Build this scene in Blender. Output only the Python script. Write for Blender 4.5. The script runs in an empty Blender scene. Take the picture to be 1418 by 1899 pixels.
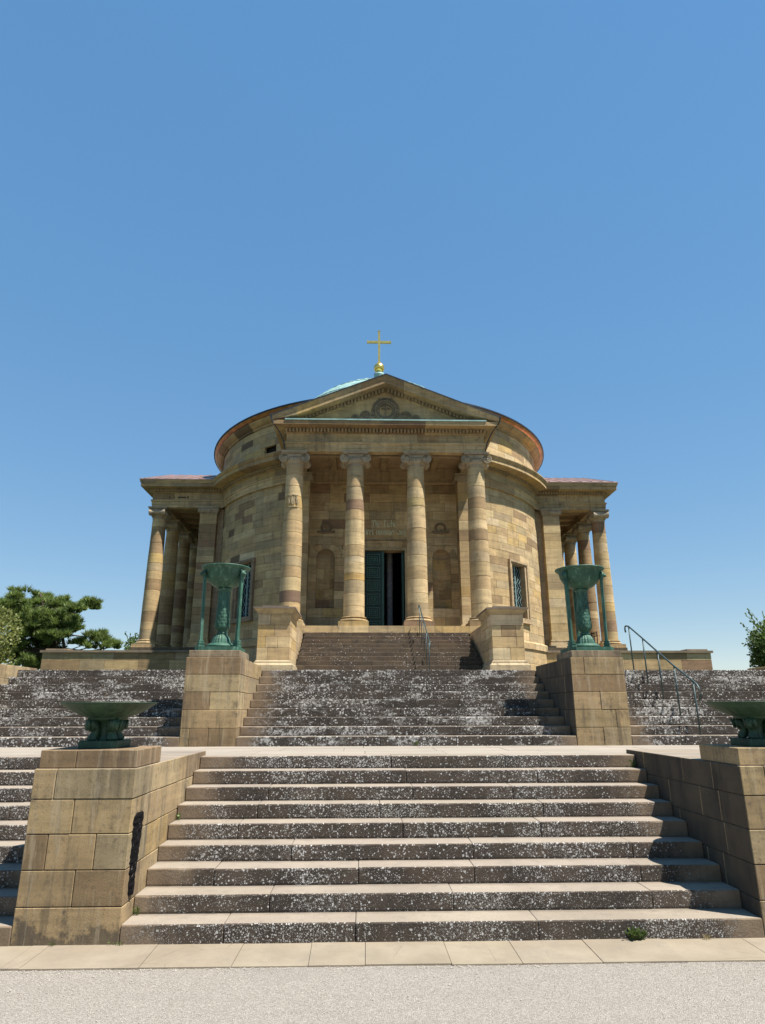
import bpy, math, random
from mathutils import Vector, Matrix

# ------------------------------------------------------------------ camera, sky, sun, exposure
SC = bpy.context.scene
COL = SC.collection
PITCH, YAW, ROLL = 0.295945, 0.0281587, -0.0017084
CAMPOS = Vector((-0.7724, 0.0, 2.0309))
_F = Vector((math.sin(YAW)*math.cos(PITCH), math.cos(YAW)*math.cos(PITCH), math.sin(PITCH)))
_R = Vector((math.cos(YAW), -math.sin(YAW), 0))
_U = _R.cross(_F)
_Rr = _R*math.cos(ROLL) + _U*math.sin(ROLL)
_Ur = _U*math.cos(ROLL) - _R*math.sin(ROLL)
cam = bpy.data.cameras.new('camera')
cam.sensor_fit = 'HORIZONTAL'; cam.sensor_width = 36.0
cam.lens = 36.0*1207.2555/1418.0
cam.clip_start = 0.05; cam.clip_end = 6000
camo = bpy.data.objects.new('camera', cam); COL.objects.link(camo)
m = Matrix((( _Rr.x, _Ur.x, -_F.x, CAMPOS.x), (_Rr.y, _Ur.y, -_F.y, CAMPOS.y), (_Rr.z, _Ur.z, -_F.z, CAMPOS.z), (0, 0, 0, 1)))
camo.matrix_world = m
SC.camera = camo

SUNDIR = Vector((0.41, -0.24, 1.0)).normalized()      # towards the sun
sun_el = math.asin(SUNDIR.z); sun_az = math.atan2(SUNDIR.x, SUNDIR.y)
w = bpy.data.worlds.new('World'); SC.world = w; w.use_nodes = True
nt = w.node_tree
sky = nt.nodes.new('ShaderNodeTexSky'); sky.sky_type = 'NISHITA'; sky.sun_disc = False
sky.sun_elevation = sun_el; sky.sun_rotation = sun_az
sky.altitude = 0; sky.air_density = 1.0; sky.dust_density = 0.0; sky.ozone_density = 3.0
bg = nt.nodes['Background']; bg.inputs['Strength'].default_value = 0.0775
gm = nt.nodes.new('ShaderNodeGamma'); gm.inputs['Gamma'].default_value = 0.34          # one even grade of the whole sky
hs = nt.nodes.new('ShaderNodeHueSaturation'); hs.inputs['Saturation'].default_value = 2.32; hs.inputs['Hue'].default_value = 0.503; hs.inputs['Value'].default_value = 2.5
nt.links.new(sky.outputs['Color'], gm.inputs['Color']); nt.links.new(gm.outputs['Color'], hs.inputs['Color'])
nt.links.new(hs.outputs['Color'], bg.inputs['Color'])
sun = bpy.data.lights.new('sun', 'SUN'); sun.energy = 5.0; sun.angle = math.radians(0.55); sun.color = (1.0, 0.95, 0.86)
suno = bpy.data.objects.new('sun', sun); COL.objects.link(suno)
suno.rotation_euler = SUNDIR.to_track_quat('Z', 'Y').to_euler()
suno.location = (20, -14, 50)
vs = SC.view_settings
vs.view_transform = 'Standard'; vs.look = 'None'; vs.gamma = 1.0; vs.exposure = 1.12; vs.use_curve_mapping = False

# ------------------------------------------------------------------ helpers
RND = random.Random(11)
U = RND.uniform
ORG = {}

class G:
    """collects verts and faces; mi is the material slot of the faces added next"""
    def __init__(s): s.v = []; s.f = []; s.m = []; s.mi = 0
    def add(s, vs_, fs):
        o = len(s.v); s.v += [tuple(p) for p in vs_]
        for q in fs: s.f.append(tuple(i+o for i in q)); s.m.append(s.mi)
        return s
    def hexa(s, p):        # 8 points: bottom ring 0-3 counter-clockwise, top ring 4-7
        return s.add(p, [(3,2,1,0),(4,5,6,7),(0,1,5,4),(1,2,6,5),(2,3,7,6),(3,0,4,7)])
    def box(s, x0, x1, y0, y1, z0, z1):
        return s.hexa([(x0,y0,z0),(x1,y0,z0),(x1,y1,z0),(x0,y1,z0),(x0,y0,z1),(x1,y0,z1),(x1,y1,z1),(x0,y1,z1)])
    def cbox(s, x0, x1, y0, y1, z0, z1, c):   # chamfered box
        X=(x0,x0+c,x1-c,x1); Y=(y0,y0+c,y1-c,y1); Z=(z0,z0+c,z1-c,z1)
        def rect(ax, k):
            out=[]
            for a,b in ((1,1),(2,1),(2,2),(1,2)):
                if ax==0: out.append((X[k],Y[a],Z[b]))
                elif ax==1: out.append((X[a],Y[k],Z[b]))
                else: out.append((X[a],Y[b],Z[k]))
            return out
        P=[]
        for ax in range(3):
            for k in (0,3): P+=rect(ax,k)
        # index: xlo 0-3 xhi 4-7 ylo 8-11 yhi 12-15 zlo 16-19 zhi 20-23
        f=[(3,2,1,0),(4,5,6,7),(8,9,10,11),(15,14,13,12),(19,18,17,16),(20,21,22,23),
           (0,3,11,8),(1,12,15,2),(4,9,10,7)[::-1],(5,13,14,6),
           (0,1,19,16),(3,2,23,20),(4,5,18,17),(7,6,22,21),
           (8,9,17,16),(11,10,21,20),(12,13,18,19),(15,14,22,23),
           (0,8,16),(1,12,19),(3,11,20),(2,15,23),(4,9,17),(5,13,18),(7,10,21),(6,14,22)]
        return s.add(P,f)
    def lathe(s, prof, cx, cy, n=24, a0=0.0, a1=2*math.pi, cap=False):
        full = abs(a1-a0) > 2*math.pi-1e-6
        k = n if full else n+1
        o = len(s.v); P=[]
        for i in range(k):
            a = a0+(a1-a0)*i/n
            for r,z in prof: P.append((cx+r*math.cos(a), cy+r*math.sin(a), z))
        f=[]; L=len(prof)
        for i in range(n):
            j=(i+1)%k
            for q in range(L-1): f.append((i*L+q, j*L+q, j*L+q+1, i*L+q+1))
        if cap:
            f.append(tuple(i*L for i in range(k))[::-1]); f.append(tuple(i*L+L-1 for i in range(k)))
        return s.add(P,f)
    def ringseg(s, prof, a0, a1, n, T=None):   # closed profile swept through an arc about the rotunda's axis, both ends closed
        L=len(prof); P=[]; f=[]
        for i in range(n+1):
            a=a0+(a1-a0)*i/n
            for r,z in prof: P.append((r*math.sin(a), YC-r*math.cos(a), z))
        for i in range(n):
            for q in range(L):
                q2=(q+1)%L
                f.append((i*L+q,(i+1)*L+q,(i+1)*L+q2,i*L+q2))
        f.append(tuple(range(L))[::-1]); f.append(tuple(n*L+q for q in range(L)))
        return s.add(P,f)
    def prism(s, A, B):    # two matching polygons
        n=len(A); f=[tuple(range(n))[::-1], tuple(range(n,2*n))]
        for i in range(n): j=(i+1)%n; f.append((i,j,n+j,n+i))
        return s.add(list(A)+list(B), f)
    def tube(s, pts, r, n=8, rs=None):
        P=[]; f=[]; pts=[Vector(p) for p in pts]; m_=len(pts)
        up=Vector((0.13,0.21,0.97))
        for i,p in enumerate(pts):
            d=(pts[min(i+1,m_-1)]-pts[max(i-1,0)]).normalized()
            if abs(d.dot(up))>0.95: up=Vector((0.9,0.3,0.1))
            a=d.cross(up).normalized(); b=d.cross(a)
            rr=rs[i] if rs else r
            for k in range(n):
                t=2*math.pi*k/n; P.append(p+a*rr*math.cos(t)+b*rr*math.sin(t))
        for i in range(m_-1):
            for k in range(n):
                k2=(k+1)%n; f.append((i*n+k,i*n+k2,(i+1)*n+k2,(i+1)*n+k))
        f.append(tuple(range(n))[::-1]); f.append(tuple((m_-1)*n+k for k in range(n)))
        return s.add(P,f)
    def ball(s, c, r, n=10, m_=6, sx=1, sy=1, sz=1):
        P=[(c[0],c[1],c[2]-r*sz)]; f=[]
        for i in range(1,m_):
            t=-math.pi/2+math.pi*i/m_
            for k in range(n):
                a=2*math.pi*k/n; P.append((c[0]+r*sx*math.cos(t)*math.cos(a), c[1]+r*sy*math.cos(t)*math.sin(a), c[2]+r*sz*math.sin(t)))
        P.append((c[0],c[1],c[2]+r*sz)); T_=len(P)-1
        for k in range(n): f.append((0,1+(k+1)%n,1+k)); f.append((T_,T_-n+k,T_-n+(k+1)%n))
        for i in range(m_-2):
            for k in range(n): f.append((1+i*n+k,1+i*n+(k+1)%n,1+(i+1)*n+(k+1)%n,1+(i+1)*n+k))
        return s.add(P,f)
    def xf(s, fn, start=0):
        s.v[start:]=[fn(*p) for p in s.v[start:]]; return s

def mk(name, g, mat, parent=None, col=None, smooth=False, origin=None):
    o_ = ORG.get(parent.name, Vector((0,0,0))) if parent else Vector(origin or (0,0,0))
    me = bpy.data.meshes.new(name)
    me.from_pydata([(p[0]-o_.x, p[1]-o_.y, p[2]-o_.z) for p in g.v], [], g.f)
    for mt in (mat if isinstance(mat,(list,tuple)) else [mat]): me.materials.append(mt)
    if any(g.m): me.polygons.foreach_set('material_index', g.m)
    if smooth: me.polygons.foreach_set('use_smooth', [True]*len(g.f))
    ob = bpy.data.objects.new(name, me); COL.objects.link(ob)
    if parent: ob.parent = parent
    else: ob.location = o_
    ORG[ob.name] = o_.copy()
    if col: ob.color = (col[0], col[1], col[2], 1)
    return ob
def tag(o, label, cat, group=None):
    o['label']=label; o['category']=cat
    if group: o['group']=group
    return o
def thing(name, loc, label, cat, group=None):
    o = bpy.data.objects.new(name, None); COL.objects.link(o); o.location=loc; o.empty_display_size=.3
    ORG[o.name]=Vector(loc); return tag(o,label,cat,group)
def structure(o): o['kind']='structure'; return o
def stuff(o): o['kind']='stuff'; return o

# ------------------------------------------------------------------ materials
def newmat(name, rough=.9, metal=0.0):
    mt = bpy.data.materials.new(name); mt.use_nodes=True
    n=mt.node_tree.nodes; b=n['Principled BSDF']
    b.inputs['Roughness'].default_value=rough; b.inputs['Metallic'].default_value=metal
    return mt, mt.node_tree, b
ALB=.545
def out(t,c,b,kf=ALB):
    mx=t.nodes.new('ShaderNodeMix'); mx.data_type='RGBA'; mx.blend_type='MULTIPLY'; mx.inputs['Factor'].default_value=1.0
    t.links.new(c,mx.inputs[6]); mx.inputs[7].default_value=(kf,kf,kf,1)
    t.links.new(mx.outputs[2],b.inputs['Base Color']); return mx.outputs[2]
class NT:
    def __init__(s, t): s.t=t; s.pos=t.nodes.new('ShaderNodeNewGeometry').outputs['Position']
    def n(s, ty, **k):
        o=s.t.nodes.new(ty)
        for a,b in k.items(): setattr(o,a,b)
        return o
    def link(s,a,b): s.t.links.new(a,b)
    def scaled(s, sc, vec=None):
        mp=s.n('ShaderNodeMapping'); mp.inputs['Scale'].default_value=sc; s.link(vec or s.pos, mp.inputs['Vector']); return mp.outputs['Vector']
    def noise(s, scale, detail=4, rough=.55, vec=None, dist=0):
        o=s.n('ShaderNodeTexNoise'); o.inputs['Scale'].default_value=scale; o.inputs['Detail'].default_value=detail
        o.inputs['Roughness'].default_value=rough; o.inputs['Distortion'].default_value=dist
        s.link(vec or s.pos, o.inputs['Vector']); return o.outputs['Fac']
    def vor(s, scale, vec=None, feature='F1', out='Distance', rnd=1.0):
        o=s.n('ShaderNodeTexVoronoi', feature=feature); o.inputs['Scale'].default_value=scale; o.inputs['Randomness'].default_value=rnd
        s.link(vec or s.pos, o.inputs['Vector']); return o
    def ramp(s, fac, a, b, lo=0.0, hi=1.0):
        o=s.n('ShaderNodeMapRange', interpolation_type='SMOOTHSTEP'); o.inputs['From Min'].default_value=a; o.inputs['From Max'].default_value=b
        o.inputs['To Min'].default_value=lo; o.inputs['To Max'].default_value=hi; s.link(fac,o.inputs['Value']); return o.outputs['Result']
    def math(s, op, a, b=None, c=None):
        o=s.n('ShaderNodeMath', operation=op)
        for i,q in enumerate((a,b,c)):
            if q is None: continue
            if isinstance(q,(int,float)): o.inputs[i].default_value=q
            else: s.link(q,o.inputs[i])
        return o.outputs[0]
    def mix(s, fac, a, b, bt='MIX'):
        o=s.n('ShaderNodeMix', data_type='RGBA', blend_type=bt)
        if isinstance(fac,(int,float)): o.inputs['Factor'].default_value=fac
        else: s.link(fac,o.inputs['Factor'])
        for k,q in ((6,a),(7,b)):
            if isinstance(q,(tuple,list)): o.inputs[k].default_value=(q[0],q[1],q[2],1)
            else: s.link(q,o.inputs[k])
        return o.outputs[2]
    def scale(s, colr, fac):
        cx=s.n('ShaderNodeCombineXYZ')
        for i in range(3): s.link(fac,cx.inputs[i])
        return s.mix(1.0, colr, cx.outputs[0], 'MULTIPLY')
    def bump(s, h, bsdf, strength=.3, dist=.02):
        o=s.n('ShaderNodeBump'); o.inputs['Strength'].default_value=strength; o.inputs['Distance'].default_value=dist
        s.link(h,o.inputs['Height']); s.link(o.outputs['Normal'], bsdf.inputs['Normal'])
    def objcol(s): return s.n('ShaderNodeObjectInfo').outputs['Color']
    def xyz(s): 
        o=s.n('ShaderNodeSeparateXYZ'); s.link(s.pos,o.inputs[0]); return o.outputs

def sandstone(name, stain=.45, fine=70, soot=.5, streak=.35, bump=.35, damp=False):
    mt,t,b=newmat(name,.92); k=NT(t)
    base=k.objcol()
    blot=k.noise(1.7,5,.6)
    strata=k.noise(1.0,4,.6,k.scaled((1.2,1.2,11)))
    fin=k.noise(fine,3,.6)
    v=k.math('ADD', k.math('MULTIPLY',k.ramp(blot,.3,.7),.26), k.math('MULTIPLY',k.ramp(strata,.3,.72),.30))
    v=k.math('ADD', v, k.math('MULTIPLY',k.ramp(fin,.25,.75),.22))
    v=k.math('ADD', v, .64)
    c=k.scale(base,v)
    yel=k.ramp(k.noise(.9,3,.5),.5,.75,0,.25)
    c=k.mix(yel,c,(.35,.24,.115))
    st=k.ramp(k.noise(1.0,6,.7,k.scaled((6,6,.6))),.48,.68,0,streak)
    c=k.mix(st,c,(.115,.09,.06))
    so=k.ramp(k.noise(2.6,7,.75),.52,.68,0,soot)
    c=k.mix(so,c,(.105,.082,.055))
    spk=k.ramp(k.noise(30,4,.75),.55,.68,0,stain)
    c=k.mix(spk,c,(.12,.09,.06))
    if damp:        # blackened splash patches on the lowest course
        z=k.xyz()[2]
        dm=k.math('ADD',k.math('MULTIPLY',z,-.9),k.math('MULTIPLY',k.noise(4.2,6,.7),1.0))
        c=k.mix(k.ramp(dm,.36,.46,0,.75),c,(.085,.068,.05))
        c=k.mix(k.ramp(k.noise(14,6,.75),.54,.68,0,.5),c,(.09,.07,.05))
        c=k.mix(k.ramp(k.noise(1.0,6,.75,k.scaled((11,11,1.1))),.50,.66,0,.5),c,(.62,.50,.33))
    out(t,c,b,.80 if not damp else .55)
    h=k.math('ADD',k.math('MULTIPLY',fin,.8),k.math('MULTIPLY',k.noise(14,7,.75),.8))
    k.bump(h,b,bump,.02)
    return mt
STONE=sandstone('sandstone_ashlar', stain=.3, soot=.35, streak=.25)
PLINTHST=sandstone('sandstone_plinth', stain=.5, fine=120, soot=.62, streak=.7, bump=.2, damp=True)
def crust_shade_mat():  # black staining with lichen, darkened further to paint the shade of the inner faces
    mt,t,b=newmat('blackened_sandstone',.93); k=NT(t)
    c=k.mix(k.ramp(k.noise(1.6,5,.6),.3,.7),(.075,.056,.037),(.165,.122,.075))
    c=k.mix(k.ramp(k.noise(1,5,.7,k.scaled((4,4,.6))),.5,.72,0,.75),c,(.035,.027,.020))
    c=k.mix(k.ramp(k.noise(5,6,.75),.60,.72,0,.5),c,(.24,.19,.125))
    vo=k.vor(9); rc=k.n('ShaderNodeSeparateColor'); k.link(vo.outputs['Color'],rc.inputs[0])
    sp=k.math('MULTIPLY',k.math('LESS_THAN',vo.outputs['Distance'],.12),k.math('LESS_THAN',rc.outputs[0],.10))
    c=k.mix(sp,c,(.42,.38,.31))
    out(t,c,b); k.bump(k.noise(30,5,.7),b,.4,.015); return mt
CRUST_SHADE=crust_shade_mat()
TRIM=sandstone('sandstone_moulding', stain=.35, soot=.55, streak=.4)

def simple(name, colr, rough=.8, metal=0.0, vary=.25, scale=8, bump=.15, alb=ALB):
    mt,t,b=newmat(name,rough,metal); k=NT(t)
    f=k.noise(scale,5,.6)
    c=k.mix(k.ramp(f,.25,.75),tuple(q*(1-vary) for q in colr),tuple(min(1,q*(1+vary)) for q in colr))
    out(t,c,b,alb)
    if bump: k.bump(f,b,bump,.01)
    return mt
MORTAR=simple('mortar',(.13,.10,.063),.95,vary=.3)
MORTARL=simple('light_mortar',(.20,.15,.095),.95,vary=.3)
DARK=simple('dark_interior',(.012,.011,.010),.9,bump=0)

def tread_mat(name,y0,td):
    mt,t,b=newmat(name,.9); k=NT(t)
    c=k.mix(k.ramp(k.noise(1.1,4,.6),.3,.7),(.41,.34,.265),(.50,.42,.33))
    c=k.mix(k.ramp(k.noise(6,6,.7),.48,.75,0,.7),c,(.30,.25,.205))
    c=k.mix(k.ramp(k.noise(85,3,.7),.5,.72,0,.5),c,(.26,.215,.175))
    c=k.mix(k.ramp(k.noise(40,3,.7),.6,.7,0,.4),c,(.66,.62,.56))
    y=k.xyz()[1]; fr=k.math('FRACT',k.math('DIVIDE',k.math('SUBTRACT',y,y0),td))
    dirt=k.ramp(k.math('ADD',fr,k.math('MULTIPLY',k.math('SUBTRACT',k.noise(5,6,.75),.5),.55)),.72,1.0,0,.6)
    c=k.mix(dirt,c,(.22,.185,.15))
    c=k.mix(.35,c,k.objcol(),'MULTIPLY')
    out(t,c,b)
    k.bump(k.noise(90,4,.7),b,.4,.01); return mt
def lichen(k, sc, r0, r1, dens, tight=1.0):
    """round pale lichen spots: voronoi cells kept at random, each with its own size"""
    vo=k.vor(sc); rc=k.n('ShaderNodeSeparateColor'); k.link(vo.outputs['Color'],rc.inputs[0])
    wob=k.math('MULTIPLY',k.math('SUBTRACT',k.noise(sc*2.4,4,.7),.5),.6)
    d=k.math('ADD',vo.outputs['Distance'],wob)
    rad=k.math('MULTIPLY_ADD',rc.outputs[1],r1-r0,r0)
    inside=k.math('LESS_THAN',d,rad)
    keep=k.math('LESS_THAN',rc.outputs[0],dens)
    return k.math('MULTIPLY',inside,keep)
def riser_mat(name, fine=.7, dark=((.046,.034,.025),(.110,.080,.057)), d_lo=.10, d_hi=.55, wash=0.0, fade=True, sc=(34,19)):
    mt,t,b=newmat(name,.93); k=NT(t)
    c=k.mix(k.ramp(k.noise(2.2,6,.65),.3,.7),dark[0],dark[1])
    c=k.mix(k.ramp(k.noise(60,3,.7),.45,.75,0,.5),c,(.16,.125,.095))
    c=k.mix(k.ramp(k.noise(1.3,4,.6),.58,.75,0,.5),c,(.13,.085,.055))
    area=k.noise(1.15,4,.6)
    dens=k.ramp(area,.40,.62,d_lo,d_hi)
    z3=lichen(k,sc[0],.16,.46,k.math('ADD',dens,0.0))
    z4=lichen(k,sc[1],.12,.36,k.math('MULTIPLY',dens,.55))
    z5=lichen(k,sc[0]*2.3,.2,.5,k.math('MULTIPLY',dens,.8))
    lic=k.math('MAXIMUM',k.math('MAXIMUM',z3,z4),k.math('MULTIPLY',z5,fine))
    if wash>0:
        ws=k.ramp(k.noise(2.4,7,.75,k.scaled((.5,.5,1.6))),.50,.60,0,wash)
        ws=k.math('MULTIPLY',ws,k.ramp(k.noise(20,5,.8),.47,.54))
        lic=k.math('MAXIMUM',lic,ws)
    lcol=k.mix(k.ramp(k.noise(25,3,.6),.3,.7),(.46,.44,.41),(.84,.82,.79))
    if fade:     # clean tan stone beside the cheek walls, where the crust has not grown
        x=k.xyz(); ax=k.math('ABSOLUTE',x[0])
        d=k.math('SUBTRACT',k.math('ABSOLUTE',k.math('SUBTRACT',ax,3.47)),.49)
        wob=k.math('MULTIPLY',k.math('SUBTRACT',k.noise(3.0,5,.7),.5),1.1)
        fm=k.ramp(k.math('ADD',d,wob),.05,.62)
        clean=k.mix(k.ramp(k.noise(5,5,.6),.3,.7),(.25,.175,.11),(.34,.25,.165))
        c=k.mix(fm,clean,c)
        lic=k.math('MULTIPLY',lic,fm)
    c=k.mix(lic,c,lcol)
    c=k.mix(.3,c,k.objcol(),'MULTIPLY')
    out(t,c,b)
    k.bump(k.math('ADD',k.noise(45,5,.75),k.math('MULTIPLY',lic,.25)),b,.5,.012); return mt
TREAD=tread_mat('lower_tread_stone',6.8629,.3286); TREAD2=tread_mat('upper_tread_stone',12.03,.3188); TREAD3=tread_mat('portico_tread_stone',19.11,.33)
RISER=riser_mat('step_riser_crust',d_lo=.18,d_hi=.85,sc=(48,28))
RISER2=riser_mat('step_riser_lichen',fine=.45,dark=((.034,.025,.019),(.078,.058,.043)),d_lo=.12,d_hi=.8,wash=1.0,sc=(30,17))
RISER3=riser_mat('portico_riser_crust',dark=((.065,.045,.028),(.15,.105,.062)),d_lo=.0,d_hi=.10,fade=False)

def landing_mat():
    mt,t,b=newmat('landing_stone',.9); k=NT(t)
    c=k.mix(k.ramp(k.noise(1,5,.65,k.scaled((1.2,9,1))),.3,.7),(.385,.33,.27),(.54,.47,.385))
    c=k.mix(k.ramp(k.noise(70,3,.7),.55,.75,0,.4),c,(.28,.24,.2))
    c=k.mix(.3,c,k.objcol(),'MULTIPLY')
    out(t,c,b); k.bump(k.noise(60,4,.7),b,.3,.01); return mt
LANDING=landing_mat()
def paving_mat():
    mt,t,b=newmat('paving_slab_stone',.9); k=NT(t)
    c=k.mix(k.ramp(k.noise(1.4,5,.65),.3,.7),(.355,.29,.205),(.465,.39,.285))
    c=k.mix(k.ramp(k.noise(3,7,.75),.48,.68,0,.7),c,(.34,.285,.22))
    c=k.mix(k.ramp(k.noise(130,3,.7),.5,.75,0,.45),c,(.30,.25,.19))
    cr=k.vor(1.1,feature='DISTANCE_TO_EDGE',vec=k.scaled((1,1,.1)))
    wob=k.math('MULTIPLY',k.noise(7,4,.6),.012)
    crk=k.math('LESS_THAN',k.math('ADD',cr.outputs['Distance'],wob),.0075)
    c=k.mix(k.math('MULTIPLY',crk,k.ramp(k.noise(1.0,3,.5),.45,.6,0,.6)),c,(.14,.11,.08))
    c=k.mix(.3,c,k.objcol(),'MULTIPLY')
    out(t,c,b); k.bump(k.noise(110,4,.7),b,.35,.008); return mt
PAVING=paving_mat()
def gravel_mat():
    mt,t,b=newmat('fine_gravel',.95); k=NT(t)
    vo=k.vor(120); rc=k.n('ShaderNodeSeparateColor'); k.link(vo.outputs['Color'],rc.inputs[0])
    vo2=k.vor(210); rc2=k.n('ShaderNodeSeparateColor'); k.link(vo2.outputs['Color'],rc2.inputs[0])
    c=k.mix(rc.outputs[0],(.37,.33,.28),(.70,.64,.56))
    c=k.mix(k.ramp(rc2.outputs[1],.55,1.0,0,.55),c,(.34,.295,.245))
    edge=k.ramp(vo.outputs['Distance'],.42,.8,0,.6)
    c=k.mix(edge,c,(.24,.20,.16))
    gr=k.ramp(k.noise(1.2,5,.6,k.scaled((.7,2.5,1))),.5,.75,0,.4)
    c=k.mix(gr,c,(.34,.31,.265))
    out(t,c,b)
    k.bump(k.math('ADD',k.math('MULTIPLY',vo.outputs['Distance'],-1.0),k.math('MULTIPLY',vo2.outputs['Distance'],-.4)),b,.75,.012); return mt
GRAVEL=gravel_mat()
PEBBLE=simple('gravel_grit',(.58,.52,.45),.95,vary=.5,scale=60,bump=0)

def bronze(name, a, b_, light, rough=.6):
    mt,t,bs=newmat(name,rough,.12); k=NT(t)
    c=k.mix(k.ramp(k.noise(4,6,.65),.3,.7),a,b_)
    c=k.mix(k.ramp(k.noise(1,5,.7,k.scaled((16,16,2.2))),.50,.72,0,.75),c,light)
    c=k.mix(k.ramp(k.noise(3,5,.7),.52,.7,0,.6),c,tuple(q*.45 for q in a))
    out(t,c,bs); k.bump(k.noise(35,4,.6),bs,.25,.006); return mt
BRONZE=bronze('green_bronze_patina',(.032,.118,.076),(.064,.20,.132),(.24,.46,.35))
BRONZED=bronze('dark_green_bronze',(.030,.080,.045),(.062,.14,.075),(.10,.21,.12))
DOORG=bronze('green_door_bronze',(.030,.105,.072),(.055,.165,.115),(.08,.20,.14),.5)
DOORD=bronze('dark_door_bronze',(.010,.034,.024),(.018,.055,.040),(.025,.07,.05),.5)  # door bronze darkened to paint the shade in the panel recesses
VERD=simple('verdigris_copper',(.37,.60,.57),.65,.1,vary=.25,scale=3)
COPPER=simple('brown_copper_sheet',(.72,.45,.36),.42,.75,vary=.25,scale=2.0,bump=.05)
COPPERS=simple('copper_soffit',(.62,.30,.13),.38,.7,vary=.35,scale=2.5,bump=.05)
LEAD=simple('dark_metal_edge',(.035,.05,.075),.5,.3,vary=.2)
GOLD=simple('gilding',(.86,.58,.16),.30,.95,vary=.12,scale=6,bump=.1,alb=1.0)
GILT=simple('worn_gilt_letters',(.98,.84,.52),.6,.1,vary=.2,bump=0)
RAIL=simple('painted_steel',(.055,.10,.105),.5,.3,vary=.25,scale=12,bump=.05)
IRON=simple('black_iron',(.02,.018,.016),.6,.4,bump=0)
TAR=simple('black_tar',(.012,.011,.012),.9,0,vary=.6,scale=40,bump=.9)
def _tar():
    t=TAR.node_tree; k=NT(t); b=t.nodes['Principled BSDF']; b.inputs['Specular IOR Level'].default_value=.1
    c=k.mix(k.ramp(k.noise(1,4,.7,k.scaled((30,60,16))),.62,.70),(.008,.007,.008),(.34,.30,.28)); out(t,c,b)
_tar()
GLASS=simple('leaded_glass',(.012,.022,.035),.12,0,vary=.4,scale=9,bump=.1)
LATT=simple('pale_lattice',(.30,.44,.42),.6,.1,vary=.2,bump=0)
SOIL=simple('grass_hill',(.07,.09,.03),.95,vary=.4,scale=.8)
BARK=simple('bark',(.09,.065,.045),.95,vary=.4,scale=6,bump=.6)

def leafmat(name,a,b_,tr=.25):
    mt,t,bs=newmat(name,.6); k=NT(t)
    rn=k.n('ShaderNodeNewGeometry').outputs['Random Per Island']
    c=k.mix(rn,a,b_)
    c=k.mix(k.ramp(k.noise(1.1,3,.6),.4,.7,0,.5),c,tuple(q*1.5 for q in b_))
    out(t,c,bs)
    tl=k.n('ShaderNodeBsdfTranslucent'); t.links.new(c,tl.inputs['Color'])
    mx=k.n('ShaderNodeMixShader'); mx.inputs[0].default_value=tr
    t.links.new(bs.outputs[0],mx.inputs[1]); t.links.new(tl.outputs[0],mx.inputs[2])
    t.links.new(mx.outputs[0],t.nodes['Material Output'].inputs['Surface']); return mt
NEEDLE=leafmat('pine_needles',(.085,.135,.03),(.28,.37,.085),.25)
LEAFY=leafmat('yellow_green_leaves',(.13,.19,.04),(.30,.30,.075))
LEAFD=leafmat('dark_green_leaves',(.07,.125,.025),(.18,.26,.06))
WEED=leafmat('weed_leaves',(.06,.11,.02),(.16,.22,.05))
DRYW=leafmat('dry_grass',(.30,.24,.11),(.42,.35,.18))

# stone colours (albedo)
TAN=(.47,.33,.163); PALE=(.55,.405,.215); BROWN=(.31,.205,.102); RED=(.275,.168,.095); YEL=(.50,.34,.135); GREY=(.40,.298,.165); CREAM=(.60,.465,.28); DBR=(.165,.11,.062)
def pick(weights):
    c=RND.choices([TAN,PALE,BROWN,RED,YEL,GREY,CREAM,DBR],weights)[0]; j=U(.88,1.1)
    return tuple(q*j*U(.985,1.015) for q in c)
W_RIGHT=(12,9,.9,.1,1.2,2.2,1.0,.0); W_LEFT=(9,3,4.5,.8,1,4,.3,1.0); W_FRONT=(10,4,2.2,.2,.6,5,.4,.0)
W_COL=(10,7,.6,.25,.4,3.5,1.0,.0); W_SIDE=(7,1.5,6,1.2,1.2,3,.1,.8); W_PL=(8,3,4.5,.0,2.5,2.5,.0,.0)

# ------------------------------------------------------------------ levels
YC=34.0                                   # the rotunda's axis stands at (0, YC)
RZ=0.16                                   # riser
Z1,T1=6.8629,0.3286                       # lower flight
YL=Z1+8*T1                                # its top edge
Y2,T2=12.03,0.3188                        # upper flight
YT=Y2+8*T2
ZL,ZT,ZF=9*RZ,18*RZ,4.844                 # landing, terrace, portico floor
CH0,CH1=2.985,3.96                        # cheek blocks from |x|
XW=8.2                                    # outer walls of the stairs

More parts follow.
